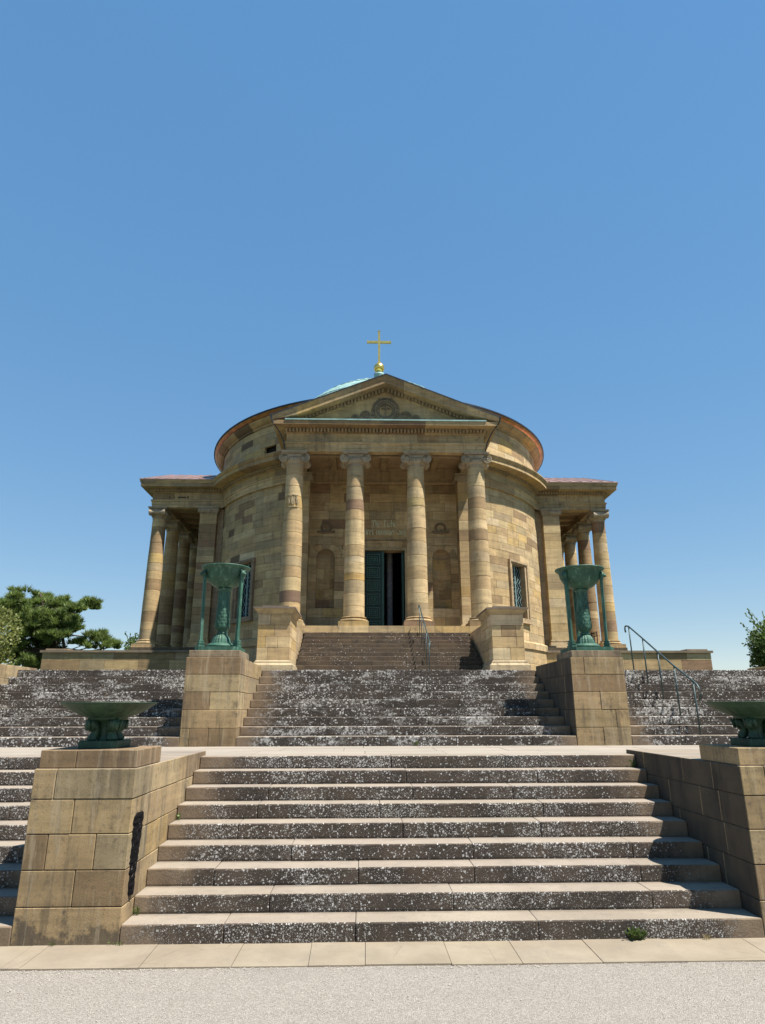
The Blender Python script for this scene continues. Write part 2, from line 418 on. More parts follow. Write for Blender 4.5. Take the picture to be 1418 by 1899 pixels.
# ================================================================== setting
g=G(); g.add([(-2500,-2500,-.35),(2500,-2500,-.35),(2500,2500,-.35),(-2500,2500,-.35)],[(0,1,2,3)])
structure(mk('ground',g,SOIL))
def forecourt():
    g=G(); nx,ny=60,24; x0,x1,y0,y1=-16,16,-8,6.42
    P=[];f=[]
    for j in range(ny+1):
        for i in range(nx+1):
            P.append((x0+(x1-x0)*i/nx, y0+(y1-y0)*j/ny, -.012+U(-.003,.003)))
    for j in range(ny):
        for i in range(nx): a=j*(nx+1)+i; f.append((a,a+1,a+nx+2,a+nx+1))
    g.add(P,f)
    o=structure(mk('gravel_path',g,GRAVEL,smooth=True))
    # loose grit lying on it, the part in view and around
    g=G(); r=random.Random(4)
    for i in range(12000):
        y=6.40-2.6*(r.random()**1.7); x=r.uniform(-5.5,5.0)
        if i<2600: y=r.gauss(6.285,.02)
        s=r.uniform(.0025,.006)*(1 if r.random()<.95 else 1.6); a=r.uniform(0,6.28); z=-.011+s*.35
        if y>6.30: y-=.06
        c,q=math.cos(a)*s,math.sin(a)*s; k=r.uniform(.6,1)
        g.add([(x+c,y+q,z),(x-q*k,y+c*k,z),(x-c,y-q,z),(x+q*k,y-c*k,z),(x,y,z+s*r.uniform(.5,.9))],[(0,1,4),(1,2,4),(2,3,4),(3,0,4)])
    stuff(tag(mk('gravel',g,PEBBLE),'loose pale grit scattered over the gravel path before the steps','gravel'))
forecourt()
def pavement():
    g=G(); g.box(-16,16,6.30,Z1+.4,-.2,-.018)
    p=structure(mk('pavement',g,simple('slab_bedding',(.38,.31,.22),.95)))
    xs=[-16]; 
    while xs[-1]<-3.4: xs.append(xs[-1]+U(.75,1.0))
    xs=xs[:-1]+[-3.6,-2.62,-1.86,-1.22,-.745,-.02,.58,1.26,1.98,2.75,3.5]
    while xs[-1]<16: xs.append(xs[-1]+U(.75,1.0))
    sks=[U(-.012,.012) for _ in xs]
    for i,(a,b) in enumerate(zip(xs,xs[1:])):
        g=G(); gp=.0025
        yy0=6.305+U(-.008,.008)
        top=U(-.002,.003)
        P=[(a+gp,yy0,-.1),(b-gp,yy0,-.1),(b-gp+sks[i+1],Z1+.02,-.1),(a+gp+sks[i],Z1+.02,-.1)]
        g.hexa(P+[(q[0],q[1],top) for q in P])
        c=U(.86,1.06); mk('paving_slab',g,PAVING,p,(c,c*U(.95,1),c*U(.9,1)))
pavement()
def landing():
    g=G(); g.box(-XW,XW,YL+.25,Y2+.3,ZL-.6,ZL-.012)
    p=structure(mk('landing',g,MORTAR))
    ys=[YL+.335,YL+1.15,YL+1.95,Y2+.01]
    for a,b in zip(ys,ys[1:]):
        xs=[-XW]
        while xs[-1]<XW-1.6: xs.append(xs[-1]+U(.9,1.6))
        xs.append(XW)
        for x0,x1 in zip(xs,xs[1:]):
            g=G(); g.box(x0+.004,x1-.004,a+.004,b-.004,ZL-.1,ZL-U(0,.003)); c=U(.85,1.1)
            mk('paving_slab',g,LANDING,p,(c,c*.98,c*.95))
landing()
def terrace():
    g=G(); g.box(-XW,XW,YT+.28,YC,1.2,ZT-.002)
    structure(mk('terrace',g,LANDING,col=(1,1,1)))
    # grassy hill top that carries the building and the trees
    g=G(); P=[];f=[]; n=64
    rings=[(1.0,ZT-.05),(1.35,1.6),(2.2,-.2),(3.5,-.5)]
    for s,z in rings:
        for i in range(n):
            a=2*math.pi*i/n; x=34*s*math.cos(a); y=44+29*s*math.sin(a)
            if y<15.0: y=15.0 if abs(x)<40 else y
            P.append((x,y,z+U(-.1,.05)))
    P.append((0,44,ZT-.05))
    for k in range(len(rings)-1):
        for i in range(n): j=(i+1)%n; f.append((k*n+i,(k+1)*n+i,(k+1)*n+j,k*n+j))
    for i in range(n): f.append((len(P)-1,i,(i+1)%n))
    g.add(P,f); structure(mk('hill',g,SOIL,smooth=True))
terrace()

# ================================================================== stairs
def step_stone(parent,x0,x1,y0,y1,z0,z1,mats,col,jy=0):
    """one step block: worn nosing, crusted front face (slot 1), clean tread (slot 0)"""
    g=G(); c=.010; y0+=jy
    prof=[(y0+.004,z0),(y0,z0+.02),(y0,z1-c),(y0+c*.3,z1-c*.35),(y0+c,z1),(y1,z1-.001),(y1,z0)]
    nn=max(2,int((x1-x0)/.11)); L=len(prof); M=nn+2
    xs=[x0+.003]+[x0+.012+(x1-x0-.024)*i/nn for i in range(nn+1)]+[x1-.003]
    M=len(xs)-1; P=[]
    for i,x in enumerate(xs):
        ins=.006 if i in (0,M) else 0
        chip=U(0,.0035)+(U(.004,.014) if RND.random()<.10 else 0)
        for q,(y,z) in enumerate(prof):
            dy=chip*(.5,1,1)[q-2] if 2<=q<=4 else 0; dz=chip*(.9,1,.35)[q-2] if 2<=q<=4 else 0
            P.append((x+(U(-.02,.02) if 0<i<M and 2<=q<=4 and 1<i<M-1 else 0), y+(ins if q<4 else 0)+dy, z-(ins*.6 if 2<q<6 else 0)-dz))
    g.v=list(P)
    for i in range(M):
        for q in range(L):
            q2=(q+1)%L; g.f.append((i*L+q,(i+1)*L+q,(i+1)*L+q2,i*L+q2)); g.m.append(1 if q<4 else 0)
    g.f.append(tuple(range(L))[::-1]); g.m.append(0); g.f.append(tuple(M*L+q for q in range(L))); g.m.append(0)
    return mk('step_stone',g,mats,parent,col)
def flight(th,spans,y0,t,z0,n,mats,lens=(1.1,2.0),cols=None):
    core=G()
    for x0,x1 in spans:
        for k in range(n): core.box(x0+.002,x1-.002,y0+k*t+.05,y0+n*t+.35,z0+k*RZ+(.001 if k else -.3),z0+(k+1)*RZ-.03)
    mk('stair_core',core,MORTAR,th)
    for x0,x1 in spans:
        for k in range(n):
            xs=[x0]; off=U(.5,1.6)
            while xs[-1]+off<x1-.7: xs.append(xs[-1]+off); off=U(*lens)
            xs.append(x1)
            for a,b in zip(xs,xs[1:]):
                c=U(.82,1.1) if not cols else 1
                col=(c,c*U(.95,1.0),c*U(.9,1)) if not cols else cols()
                step_stone(th,a,b,y0+k*t,y0+(k+1)*t+.06,z0+k*RZ-(0 if k else .05),z0+(k+1)*RZ+U(-.003,.003),mats,col,U(-.007,.007))
th=thing('lower_staircase',(0,Z1,0),'wide lower flight of nine dark lichen-speckled steps rising from the gravel path','staircase')
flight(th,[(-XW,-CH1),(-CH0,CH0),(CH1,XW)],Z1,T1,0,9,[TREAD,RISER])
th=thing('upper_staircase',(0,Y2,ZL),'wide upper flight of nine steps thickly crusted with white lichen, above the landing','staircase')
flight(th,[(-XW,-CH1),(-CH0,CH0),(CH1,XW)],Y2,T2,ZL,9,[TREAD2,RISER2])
th=thing('portico_steps',(0,19.11,ZT),'narrow brown steps between two moulded cheek blocks, leading up to the columns','staircase')
def portico_steps():
    core=G(); tops=[4.58-.1591*k for k in range(11)][::-1]; prev=ZT
    for k,z in enumerate(tops):
        y=19.11+.33*k
        core.box(-2.79,2.79,y+.05,22.8,prev-.02 if k else ZT-.2,z-.03)
        xs=[-2.8]
        while xs[-1]<1.2: xs.append(xs[-1]+U(.9,1.7))
        xs.append(2.8)
        for a,b in zip(xs,xs[1:]):
            c=U(.75,1.15); rr=RND.random()
            if k>6: col=RND.choice([(1.0,.8,.6),(1.0,.7,.58),(.95,.9,.75),(1.3,1.15,.85)])
            else: col=(c,c*.93,c*.85)
            step_stone(th,a,b,y,y+.37,prev-.01,z,[TREAD3,RISER3],col,U(-.004,.004))
        prev=z
    mk('stair_core',core,MORTAR,th)
portico_steps()

# ================================================================== cheek blocks of the stairs
def block_course(th,name,x0,x1,y0,y1,z0,z1,fx,ys,mat,wts,c=.006,gap=.0025,cols=None,dark=None,top=False):
    """front stones split in x at fx, the rest full width split in y at ys"""
    d=U(.42,.62)
    xs=[x0]+[x0+(x1-x0)*q for q in fx]+[x1]
    items=[(a,b,y0,y0+d) for a,b in zip(xs,xs[1:])]
    yy=[y0+d]+[q for q in ys if q>y0+d+.2]+[y1]
    items+=[(x0,x1,a,b) for a,b in zip(yy,yy[1:])]
    for i,(a,b,p,q) in enumerate(items):
        g=G(); e=U(-.002,.003)
        g.cbox(a+gap-(e if a==x0 else 0),b-gap+(e if b==x1 else 0),p+gap-(e if p==y0 else 0),q-gap,z0+gap,z1-gap,c)
        o=mk(name,g,[mat,CRUST_SHADE,LANDING],th,cols[i] if cols and i<len(cols) else pick(wts))
        if top: o.data.polygons[5].material_index=2
        if dark is not None:  # left face and chamfers of right-hand blocks: staining and shade in the colour
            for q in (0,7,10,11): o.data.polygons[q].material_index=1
def lower_plinth(sgn,label):
    xa,xb=(-CH1,-CH0) if sgn<0 else (CH0,CH1)
    th=thing('stair_plinth',((xa+xb)/2,Z1,0),label,'plinth','plinths of the lower flight')
    co=G(); co.box(xa+.02,xb-.02,Z1+.03,YL+.30,-.1,1.46); co.box(xa+.05,xb-.05,Z1+.1,7.6,1.4,1.60); mk('core',co,MORTARL,th)
    joints=[[],[.52],[.22,.68],[.43],[.22]] if sgn<0 else [[.4],[.6],[.3,.7],[.5],[.25]]
    ztop=[0,.305,.611,.917,1.222,1.497]
    for k in range(5):
        ys=[Z1+.55+U(.7,1.1)*i+(.35 if k%2 else 0) for i in range(4)]; ys=[y for y in ys if y<YL+.1]
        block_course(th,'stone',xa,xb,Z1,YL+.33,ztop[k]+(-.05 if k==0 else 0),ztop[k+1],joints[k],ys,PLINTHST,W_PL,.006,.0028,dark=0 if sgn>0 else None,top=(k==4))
    xs=[xa+.02,xa+.02+.36*(xb-xa),xb-.01] 
    for a,b in zip(xs,xs[1:]):
        g=G(); g.cbox(a+.002,b-.002,Z1+.035,7.69,1.4985,1.664,.006); mk('cap_stone',g,PLINTHST,th,pick(W_PL))
    if sgn<0:    # black tar-filled chase in the face towards the steps
        g=G(); r=random.Random(3); pts=[]
        for i in range(26):
            z=.36+.72*i/25; y=7.055+.05*(i/25)
            wd=.10+.15*(i/25)**.7+r.uniform(-.035,.035)
            if i==25: wd*=.55
            pts.append((y,z,wd))
        P=[];f=[]
        for y,z,wd in pts:
            for q in range(5):
                P.append((xb+.003+(.022+r.uniform(-.008,.012))*math.sin(math.pi*q/4)-.004, y-wd/1.6+wd*1.25*q/4+r.uniform(-.004,.004), z))
        for i in range(25):
            for q in range(4): f.append((i*5+q,i*5+q+1,(i+1)*5+q+1,(i+1)*5+q))
        g.add(P,f); o=mk('tar_strip',g,TAR,th); o['label']='rough black tar strip in the side face'
    return th
lower_plinth(-1,'sandstone block plinth with black vertical strip, carrying the shallow bowl left of the lower steps')
lower_plinth(1,'sandstone block plinth carrying the shallow bowl cut by the right edge of the photo')
def upper_pedestal(sgn,label):
    xa,xb=(-CH1,-CH0) if sgn<0 else (CH0,CH1)
    th=thing('brazier_pedestal',((xa+xb)/2,Y2,ZL),label,'pedestal','pedestals of the upper flight')
    co=G(); co.hexa([(xa+.02,Y2+.03,ZL-.1),(xb-.02,Y2+.03,ZL-.1),(xb-.02,YT+.2,ZL-.1),(xa+.02,YT+.2,ZL-.1),(xa+.02,Y2+.03,2.9),(xb-.02,Y2+.03,2.9),(xb-.02,YT+.2,2.86),(xa+.02,YT+.2,2.86)]); mk('core',co,MORTARL,th)
    joints=[[.16,.5],[],[.48],[],[]] if sgn<0 else [[.5],[.76],[.5],[],[.25]]
    zt=[ZL-.04,1.74,2.045,2.35,2.655,2.955]
    for k in range(5):
        ys=[Y2+.6+U(.75,1.1)*i+(.4 if k%2 else 0) for i in range(4)]; ys=[y for y in ys if y<YT-.3]
        y1=YT+.02 if k<4 else YT-.05
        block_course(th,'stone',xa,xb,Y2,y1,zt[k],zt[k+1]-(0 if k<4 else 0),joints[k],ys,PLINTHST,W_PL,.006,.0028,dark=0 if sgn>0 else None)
    g=G(); g.cbox(xa+.035,xb-.025,Y2+.02,Y2+.98,2.957,3.078,.006); mk('cap_stone',g,PLINTHST,th,(.33,.245,.15))
upper_pedestal(-1,'sandstone pedestal under the tripod brazier left of the upper steps')
upper_pedestal(1,'sandstone pedestal under the tripod brazier right of the upper steps')
def outer_wall(sgn,label):
    xa,xb=(-XW-.7,-XW) if sgn<0 else (XW,XW+.7)
    th=thing('stair_wall',((xa+xb)/2,Y2,0),label,'wall','outer walls of the stairs')
    co=G(); co.box(xa+.02,xb-.02,Z1+.1,YT+.8,-.1,1.5); co.box(xa+.02,xb-.02,Y2-.2,YT+.8,1.4,2.88); mk('core',co,MORTAR,th)
    zz=[-.05,.3,.6,.9,1.2,1.5,1.8,2.1,2.4,2.68,2.96]
    for k in range(10):
        y0=Z1 if k<5 else Y2-.3
        ys=[y0+1+.95*i+(.45 if k%2 else 0) for i in range(9)]; ys=[y for y in ys if y<YT+.5]
        block_course(th,'stone',xa,xb,y0,YT+.85,zz[k],zz[k+1],[],ys,PLINTHST,W_SIDE,.006)
outer_wall(-1,'stone end wall of the stairs at the far left, below the trees')
outer_wall(1,'shaded stone end wall of the stairs at the far right, below the shrub')
def portico_cheek(sgn,label):
    xa,xb=(-3.77,-2.85) if sgn<0 else (2.85,3.77)
    th=thing('portico_pedestal',((xa+xb)/2,18.6,ZT),label,'pedestal','moulded cheek blocks of the portico steps')
    y0,y1=18.6,20.3
    def ring(e0,z0,e1,z1):
        a=[(xa-e0,y0-e0,z0),(xb+e0,y0-e0,z0),(xb+e0,y1,z0),(xa-e0,y1,z0)]
        b=[(xa-e1,y0-e1,z1),(xb+e1,y0-e1,z1),(xb+e1,y1,z1),(xa-e1,y1,z1)]
        return a+b
    co=G(); co.box(xa+.02,xb-.02,y0+.02,y1,ZT-.1,4.8); mk('core',co,MORTAR,th)
    g=G(); g.hexa(ring(.11,ZT-.02,.11,3.24)); g.hexa(ring(.10,3.241,.05,3.30)); g.hexa(ring(.05,3.30,.05,3.335)); g.hexa(ring(.035,3.336,.0,3.385)); mk('base_moulding',g,TRIM,th,(.42,.33,.2))
    zt=[3.386,3.72,4.03,4.35,4.66]; js=[[.32],[.25,.62],[.5],[.38]] if sgn<0 else [[.55],[.75],[.3,.75],[]]
    for k in range(4):
        ys=[y0+1+.9*i+(.4 if k%2 else 0) for i in range(5)]; ys=[y for y in ys if y<y1-.3]
        block_course(th,'stone',xa,xb,y0,y1,zt[k],zt[k+1],js[k],ys,STONE,W_RIGHT,.005,.004)
    g=G(); g.hexa(ring(.0,4.662,.02,4.70)); g.hexa(ring(.025,4.70,.11,4.80)); mk('cap_moulding',g,TRIM,th,(.40,.31,.17))
    g=G(); g.hexa(ring(.135,4.801,.135,4.845)); mk('cap_slab',g,TRIM,th,(.17,.13,.10))
    g=G(); g.box(xa+.03,xb-.03,y1+.002,22.70,ZT-.05,4.57); mk('rear_wall',g,STONE,th,(.40,.29,.165))
    g=G(); g.hexa(ring(-.09,4.846,-.09,4.91)); mk('top_slab',g,TRIM,th,(.20,.16,.12))
portico_cheek(-1,'moulded pale stone cheek block left of the portico steps, below the first column')
portico_cheek(1,'moulded pale stone cheek block right of the portico steps, beside the steps in shade')
def podium(sgn,label):
    th=thing('podium_wall',(sgn*11.5,29.9,ZT),label,'wall','podium walls of the side porticoes')
    xe=15.05; y0=29.9
    co=G(); a,b=sorted((sgn*7.0,sgn*(xe-.02))); co.box(a,b,y0+.02,YC+4.1,ZT-.1,4.5); mk('core',co,MORTAR,th)
    zt=[ZT-.02,3.34,3.78,4.20,4.52]
    for k in range(4):
        xs=[6.9]
        while xs[-1]<xe-1.6: xs.append(xs[-1]+U(.9,1.6))
        xs.append(xe)
        for p,q in zip(xs,xs[1:]):
            g=G(); a,b=sorted((sgn*p,sgn*q)); g.cbox(a+.004,b-.004,y0+U(-.003,.003),y0+(.35 if q<xe else 8.2),zt[k]+.004,zt[k+1]-.004,.005); mk('stone',g,STONE,th,pick(W_SIDE if sgn<0 else (6,2,4,1,3,1,0,.4)))
    g=G(); a,b=sorted((sgn*6.9,sgn*(xe+.09))); g.box(a,b,y0-.07,YC+4.2,4.523,4.625); mk('coping',g,TRIM,th,(.22,.17,.115))
    g=G(); a,b=sorted((sgn*14.0,sgn*(xe-.1))); g.box(a,b,y0+.05,y0+.9,4.627,4.70); mk('coping_block',g,TRIM,th,(.30,.23,.15))
podium(-1,'long low tan podium wall with dark coping under the left portico')
podium(1,'long low tan podium wall with dark coping behind the handrail on the right')

# ================================================================== the chapel
CH=thing('memorial_chapel',(0,YC,ZT),'round domed sandstone chapel with columned porticoes and a gilded cross on top','chapel')
RW=8.40
DEG=math.radians
def arc_stone(parent,name,a0,a1,z0,z1,r,d,mat,col):
    g=G(); n=max(2,int((a1-a0)/2.2)); gp=math.degrees(.006/r)
    e=U(-.004,.006)
    g.ringseg([(r+e,z0+.005),(r+e,z1-.005),(r-d,z1-.005),(r-d,z0+.005)],DEG(a0+gp),DEG(a1-gp),n); return mk(name,g,mat,parent,col)
WIN=(40.6,50.85); WZ=(5.65,8.35)
def wall_grid(r,zs,holes,full=True):
    angs=sorted(set([float(q) for q in range(-180,181,3)]+[h for hl in holes for h in hl[:2]]))
    zz=sorted(set(zs+[h for hl in holes for h in hl[2:]]))
    g=G(); P=[]; f=[]
    for a in angs:
        for z in zz: P.append((r*math.sin(DEG(a)),YC-r*math.cos(DEG(a)),z))
    L=len(zz)
    for i in range(len(angs)-1):
        for k in range(L-1):
            ac=(angs[i]+angs[i+1])/2; zc=(zz[k]+zz[k+1])/2
            if any(h[0]<ac<h[1] and h[2]<zc<h[3] for h in holes): continue
            f.append((i*L+k,(i+1)*L+k,(i+1)*L+k+1,i*L+k+1))
    return g.add(P,f)
def courses(parent,name,r,zs,rng,wts,holes=(),lens=(.6,1.35),mat=STONE,d=.12):
    for z0,z1 in zip(zs,zs[1:]):
        segs=[rng]
        for h in holes:
            if z0<h[3]-.01 and z1>h[2]+.01:
                new=[]
                for a,b in segs:
                    if h[0]>a and h[1]<b: new+=[(a,h[0]),(h[1],b)]
                    else: new.append((a,b))
                segs=new
        for a,b in segs:
            cur=a; first=True
            while cur<b-.01:
                st=math.degrees(U(*lens)/r)*(U(.4,1) if first else 1); first=False
                nx=cur+st
                if b-nx<math.degrees(.35/r): nx=b
                arc_stone(parent,name,cur,nx,z0,z1,r,d,mat,pick(wts)); cur=nx
# --- main wall with two windows
holes=[(41.4,49.9,5.80,8.22),(-49.9,-41.4,5.80,8.22),(-24,24,4.84,11.5)]
g=wall_grid(RW-.014,[ZT-.1,4.84,8.0,11.5],holes)
rot=mk('rotunda_wall',g,MORTAR,CH)
zs=[4.90,5.275,5.65]+[5.65+2.70*i/8 for i in range(1,9)]+[8.35+3.07*i/9 for i in range(1,10)]
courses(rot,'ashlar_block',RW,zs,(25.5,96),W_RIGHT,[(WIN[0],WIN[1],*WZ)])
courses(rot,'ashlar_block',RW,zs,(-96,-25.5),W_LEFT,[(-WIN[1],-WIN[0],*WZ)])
# --- base course and plinth ring
for a in range(24,96,9):
    for s in (-1,1):
        a0,a1=sorted((s*a,s*(a+9)))
        g=G(); g.ringseg([(8.60,4.55),(8.60,4.80),(8.55,4.86),(8.43,4.895),(8.2,4.895),(8.2,4.55)],DEG(a0+.05),DEG(a1-.05),4); mk('base_block',g,TRIM,rot,pick(W_RIGHT if s>0 else W_LEFT))
courses(rot,'base_block',8.54,[ZT-.02,3.4,3.95,4.545],(24,96),W_RIGHT,lens=(1,1.7))
courses(rot,'base_block',8.54,[ZT-.02,3.4,3.95,4.545],(-96,-24),W_LEFT,lens=(1,1.7))
# --- windows
def window(phi,col):
    c,s=math.cos(DEG(phi)),math.sin(DEG(phi))
    def W(a,b,z): r=RW+b; return (r*s+a*c, YC-r*c+a*s, z)      # a along the wall, b outwards
    fr=G()
    def bx(g,a0,a1,b0,b1,z0,z1): g.hexa([W(*p) for p in ((a0,b1,z0),(a1,b1,z0),(a1,b0,z0),(a0,b0,z0),(a0,b1,z1),(a1,b1,z1),(a1,b0,z1),(a0,b0,z1))])
    H=.745; O=.52
    for sx in (-1,1):
        a0,a1=sorted((sx*O,sx*(H-.09))); bx(fr,a0,a1,-.5,.03,5.84,8.20)
        a0,a1=sorted((sx*(H-.09),sx*H)); bx(fr,a0,a1,-.2,.075,5.84,8.262)
    bx(fr,-H+.09,H-.09,-.5,.032,8.201,8.262); bx(fr,-H,H,-.2,.077,8.264,8.352)
    bx(fr,-H-.05,H+.05,-.5,.11,5.64,5.838)
    wd=mk('window',fr,TRIM,CH,col)
    g=G(); bx(g,-.54,.54,-.25,-.23,5.8,8.22); mk('pane',g,GLASS,wd)
    g=G(); bx(g,-.035,.035,-.225,-.175,5.84,8.2)
    def bar(p,q,wd_=.011):
        d=Vector((q[0]-p[0],q[1]-p[1])); n=Vector((-d.y,d.x)).normalized()*wd_
        pts=[(p[0]+n.x,p[1]+n.y),(p[0]-n.x,p[1]-n.y),(q[0]-n.x,q[1]-n.y),(q[0]+n.x,q[1]+n.y)]
        g.prism([W(a,-.21,z) for a,z in pts],[W(a,-.195,z) for a,z in pts])
    nx,nz=5,12; dx=1.04/nx; dz=2.36/nz
    for i in range(nx):
        for k in range(nz):
            x=-.52+dx*(i+.5); z=5.84+dz*k
            o=dx*.34 if k%2 else -dx*.34
            bar((x+o,z),(x-o,z+dz))
            if k%2==0 and i<nx-1: bar((x+dx*.34-(0),z+dz),(x+dx*.66,z+dz),.010)
    mk('lattice',g,LATT,wd)
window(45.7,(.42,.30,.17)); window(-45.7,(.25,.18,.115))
# --- rotunda entablature
FR=8.50
EPROF_A=[(0,11.42),(0,11.55),(.02,11.553),(.02,11.70),(.06,11.72),(.06,11.79),(0,11.793)]
def ent_ring(a0,a1,part,col_w,n=4):
    if part=='architrave_stone': pr=[(FR+o,z) for o,z in EPROF_A]+[(8.2,11.793),(8.2,11.42)]
    elif part=='frieze_stone': pr=[(FR,11.797),(FR,12.14),(8.2,12.14),(8.2,11.797)]
    else: pr=[(FR+.02,12.143),(FR+.07,12.18),(FR+.05,12.185),(FR+.05,12.315),(FR+.24,12.33),(FR+.60,12.335),(FR+.60,12.50),(FR+.645,12.53),(FR+.69,12.62),(FR+.69,12.66),(8.2,12.80),(8.2,12.143)]
    g=G(); g.ringseg(pr,DEG(a0+.04),DEG(a1-.04),n); mk(part,g,TRIM,ent,pick(col_w))
g=wall_grid(FR-.03,[11.42,12.14],[(-25.5,25.5,11.42,12.14)]); ent=mk('entablature',g,MORTAR,CH)
for s in (-1,1):
    for part,st in (('architrave_stone',10),('frieze_stone',8),('cornice_stone',6.5)):
        a=25.0
        while a<96: 
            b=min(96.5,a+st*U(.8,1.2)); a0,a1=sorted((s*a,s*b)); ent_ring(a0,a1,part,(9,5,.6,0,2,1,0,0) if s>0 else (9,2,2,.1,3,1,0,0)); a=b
g=G(); pitch=math.degrees(.135/8.6)
for s in (-1,1):
    a=25.0
    while a<96: g.ringseg([(FR+.045,12.19),(FR+.16,12.19),(FR+.16,12.31),(FR+.045,12.31)],DEG(s*a),DEG(s*(a+pitch*.6)),1); a+=pitch
stuff(mk('dentils',g,TRIM,ent,(.40,.30,.17)))
# --- drum
holes=[(-39.3,-34.4,13.02,13.42),(-68.3,-61.5,13.05,13.45)]
g=wall_grid(RW-.014,[12.6,14.6],holes); drum=mk('drum_wall',g,MORTAR,CH)
zs=[12.70,13.04,13.42,13.75,14.08,14.42]
courses(drum,'ashlar_block',RW,zs,(20,104),(8,12,.4,.0,2,2,4,0),lens=(.8,1.5))
hl=[(a,b,c+.03,d-.01) for a,b,c,d in holes]
for z0,z1 in zip(zs,zs[1:]): 
    cuts=[-104]
    segs=[(-104,-20)]
    if abs(z0-13.04)<.01: segs=[(-104,-68.3),(-61.5,-39.3),(-34.4,-20)]
    for a,b in segs: courses(drum,'ashlar_block',RW,[z0,z1],(a,b),(5,1,5,2,.5,6,0,3))
for a0,a1,z0,z1 in holes:
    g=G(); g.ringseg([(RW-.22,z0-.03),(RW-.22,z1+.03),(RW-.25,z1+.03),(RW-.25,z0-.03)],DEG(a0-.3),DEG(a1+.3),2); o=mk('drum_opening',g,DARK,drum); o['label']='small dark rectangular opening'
crn=None
for k in range(40):
    a0=-180+9*k
    if -18<a0<9: continue
    pr=[(8.35,14.423),(8.47,14.43),(8.47,14.52),(8.55,14.55),(8.62,14.60),(8.70,14.67),(8.74,14.74),(8.30,14.74)]
    g=G(); g.ringseg(pr,DEG(a0+.03),DEG(a0+8.97),4)
    if crn is None:
        crn=mk('drum_cornice',g,TRIM,CH,pick(W_LEFT))
    else: mk('cornice_stone',g,TRIM,crn,pick((6,2,3,1,4,3,0,0) if a0>0 else W_LEFT))
g=G(); g.lathe([(8.30,14.744),(8.745,14.75),(8.80,14.79),(8.86,14.84),(8.885,14.88),(8.885,14.90)],0,YC,120); mk('copper_gutter',g,COPPERS,crn,smooth=True)
g=G(); g.lathe([(8.885,14.895),(8.92,14.90),(8.92,14.95),(8.86,14.97),(7.0,15.30),(5.45,15.75)],0,YC,120); rr=mk('drum_roof',g,VERD,CH)
g=G(); g.lathe([(8.887,14.885),(8.932,14.885),(8.932,14.945),(8.925,14.95)],0,YC,120); mk('roof_edge',g,LEAD,rr)
# --- dome, ball, cross
DR,DZC=5.9,13.85
pr=[]
for i in range(19):
    t=math.pi/2*i/18; pr.append((max(.02,DR*math.cos(t)),DZC+DR*math.sin(t)))
g=G(); g.lathe(pr,0,YC,96); dome=mk('dome',g,VERD,CH,smooth=True)
g=G()
for k in range(48):
    a=2*math.pi*k/48
    pts=[((DR+.01)*math.cos(t)*math.cos(a),YC+(DR+.01)*math.cos(t)*math.sin(a),DZC+(DR+.01)*math.sin(t)) for t in [math.pi/2*i/14 for i in range(3,14)]]
    g.tube(pts,.022,4)
for i in (5,7,9,11,13):
    t=math.pi/2*i/15; r=(DR+.015)*math.cos(t); z=DZC+(DR+.015)*math.sin(t)
    g.tube([(r*math.cos(a),YC+r*math.sin(a),z) for a in [2*math.pi*q/64 for q in range(65)]],.018,4)
stuff(mk('seams',g,VERD,dome))
g=G(); g.lathe([(.5,19.95),(.46,20.15),(.30,20.25),(.24,20.55),(.30,20.70),(.30,20.80),(.16,20.86),(.12,20.95)],0,YC,24); mk('finial_base',g,VERD,dome,smooth=True)
g=G(); g.ball((0,YC,21.2),.315,28,16); mk('gilded_ball',g,GOLD,CH,smooth=True)
g=G(); h=.062
g.box(-h,h,YC-h,YC+h,21.48,22.86); g.box(-.69,.69,YC-h,YC+h,22.86,22.985); g.box(-h,h,YC-h,YC+h,22.985,23.65)
g.box(-.715,-.69,YC-.075,YC+.075,22.845,23.0); g.box(.69,.715,YC-.075,YC+.075,22.845,23.0); g.box(-.075,.075,YC-.075,YC+.075,23.65,23.675); g.box(-.1,.1,YC-.1,YC+.1,21.47,21.56)
mk('gilded_cross',g,GOLD,CH)

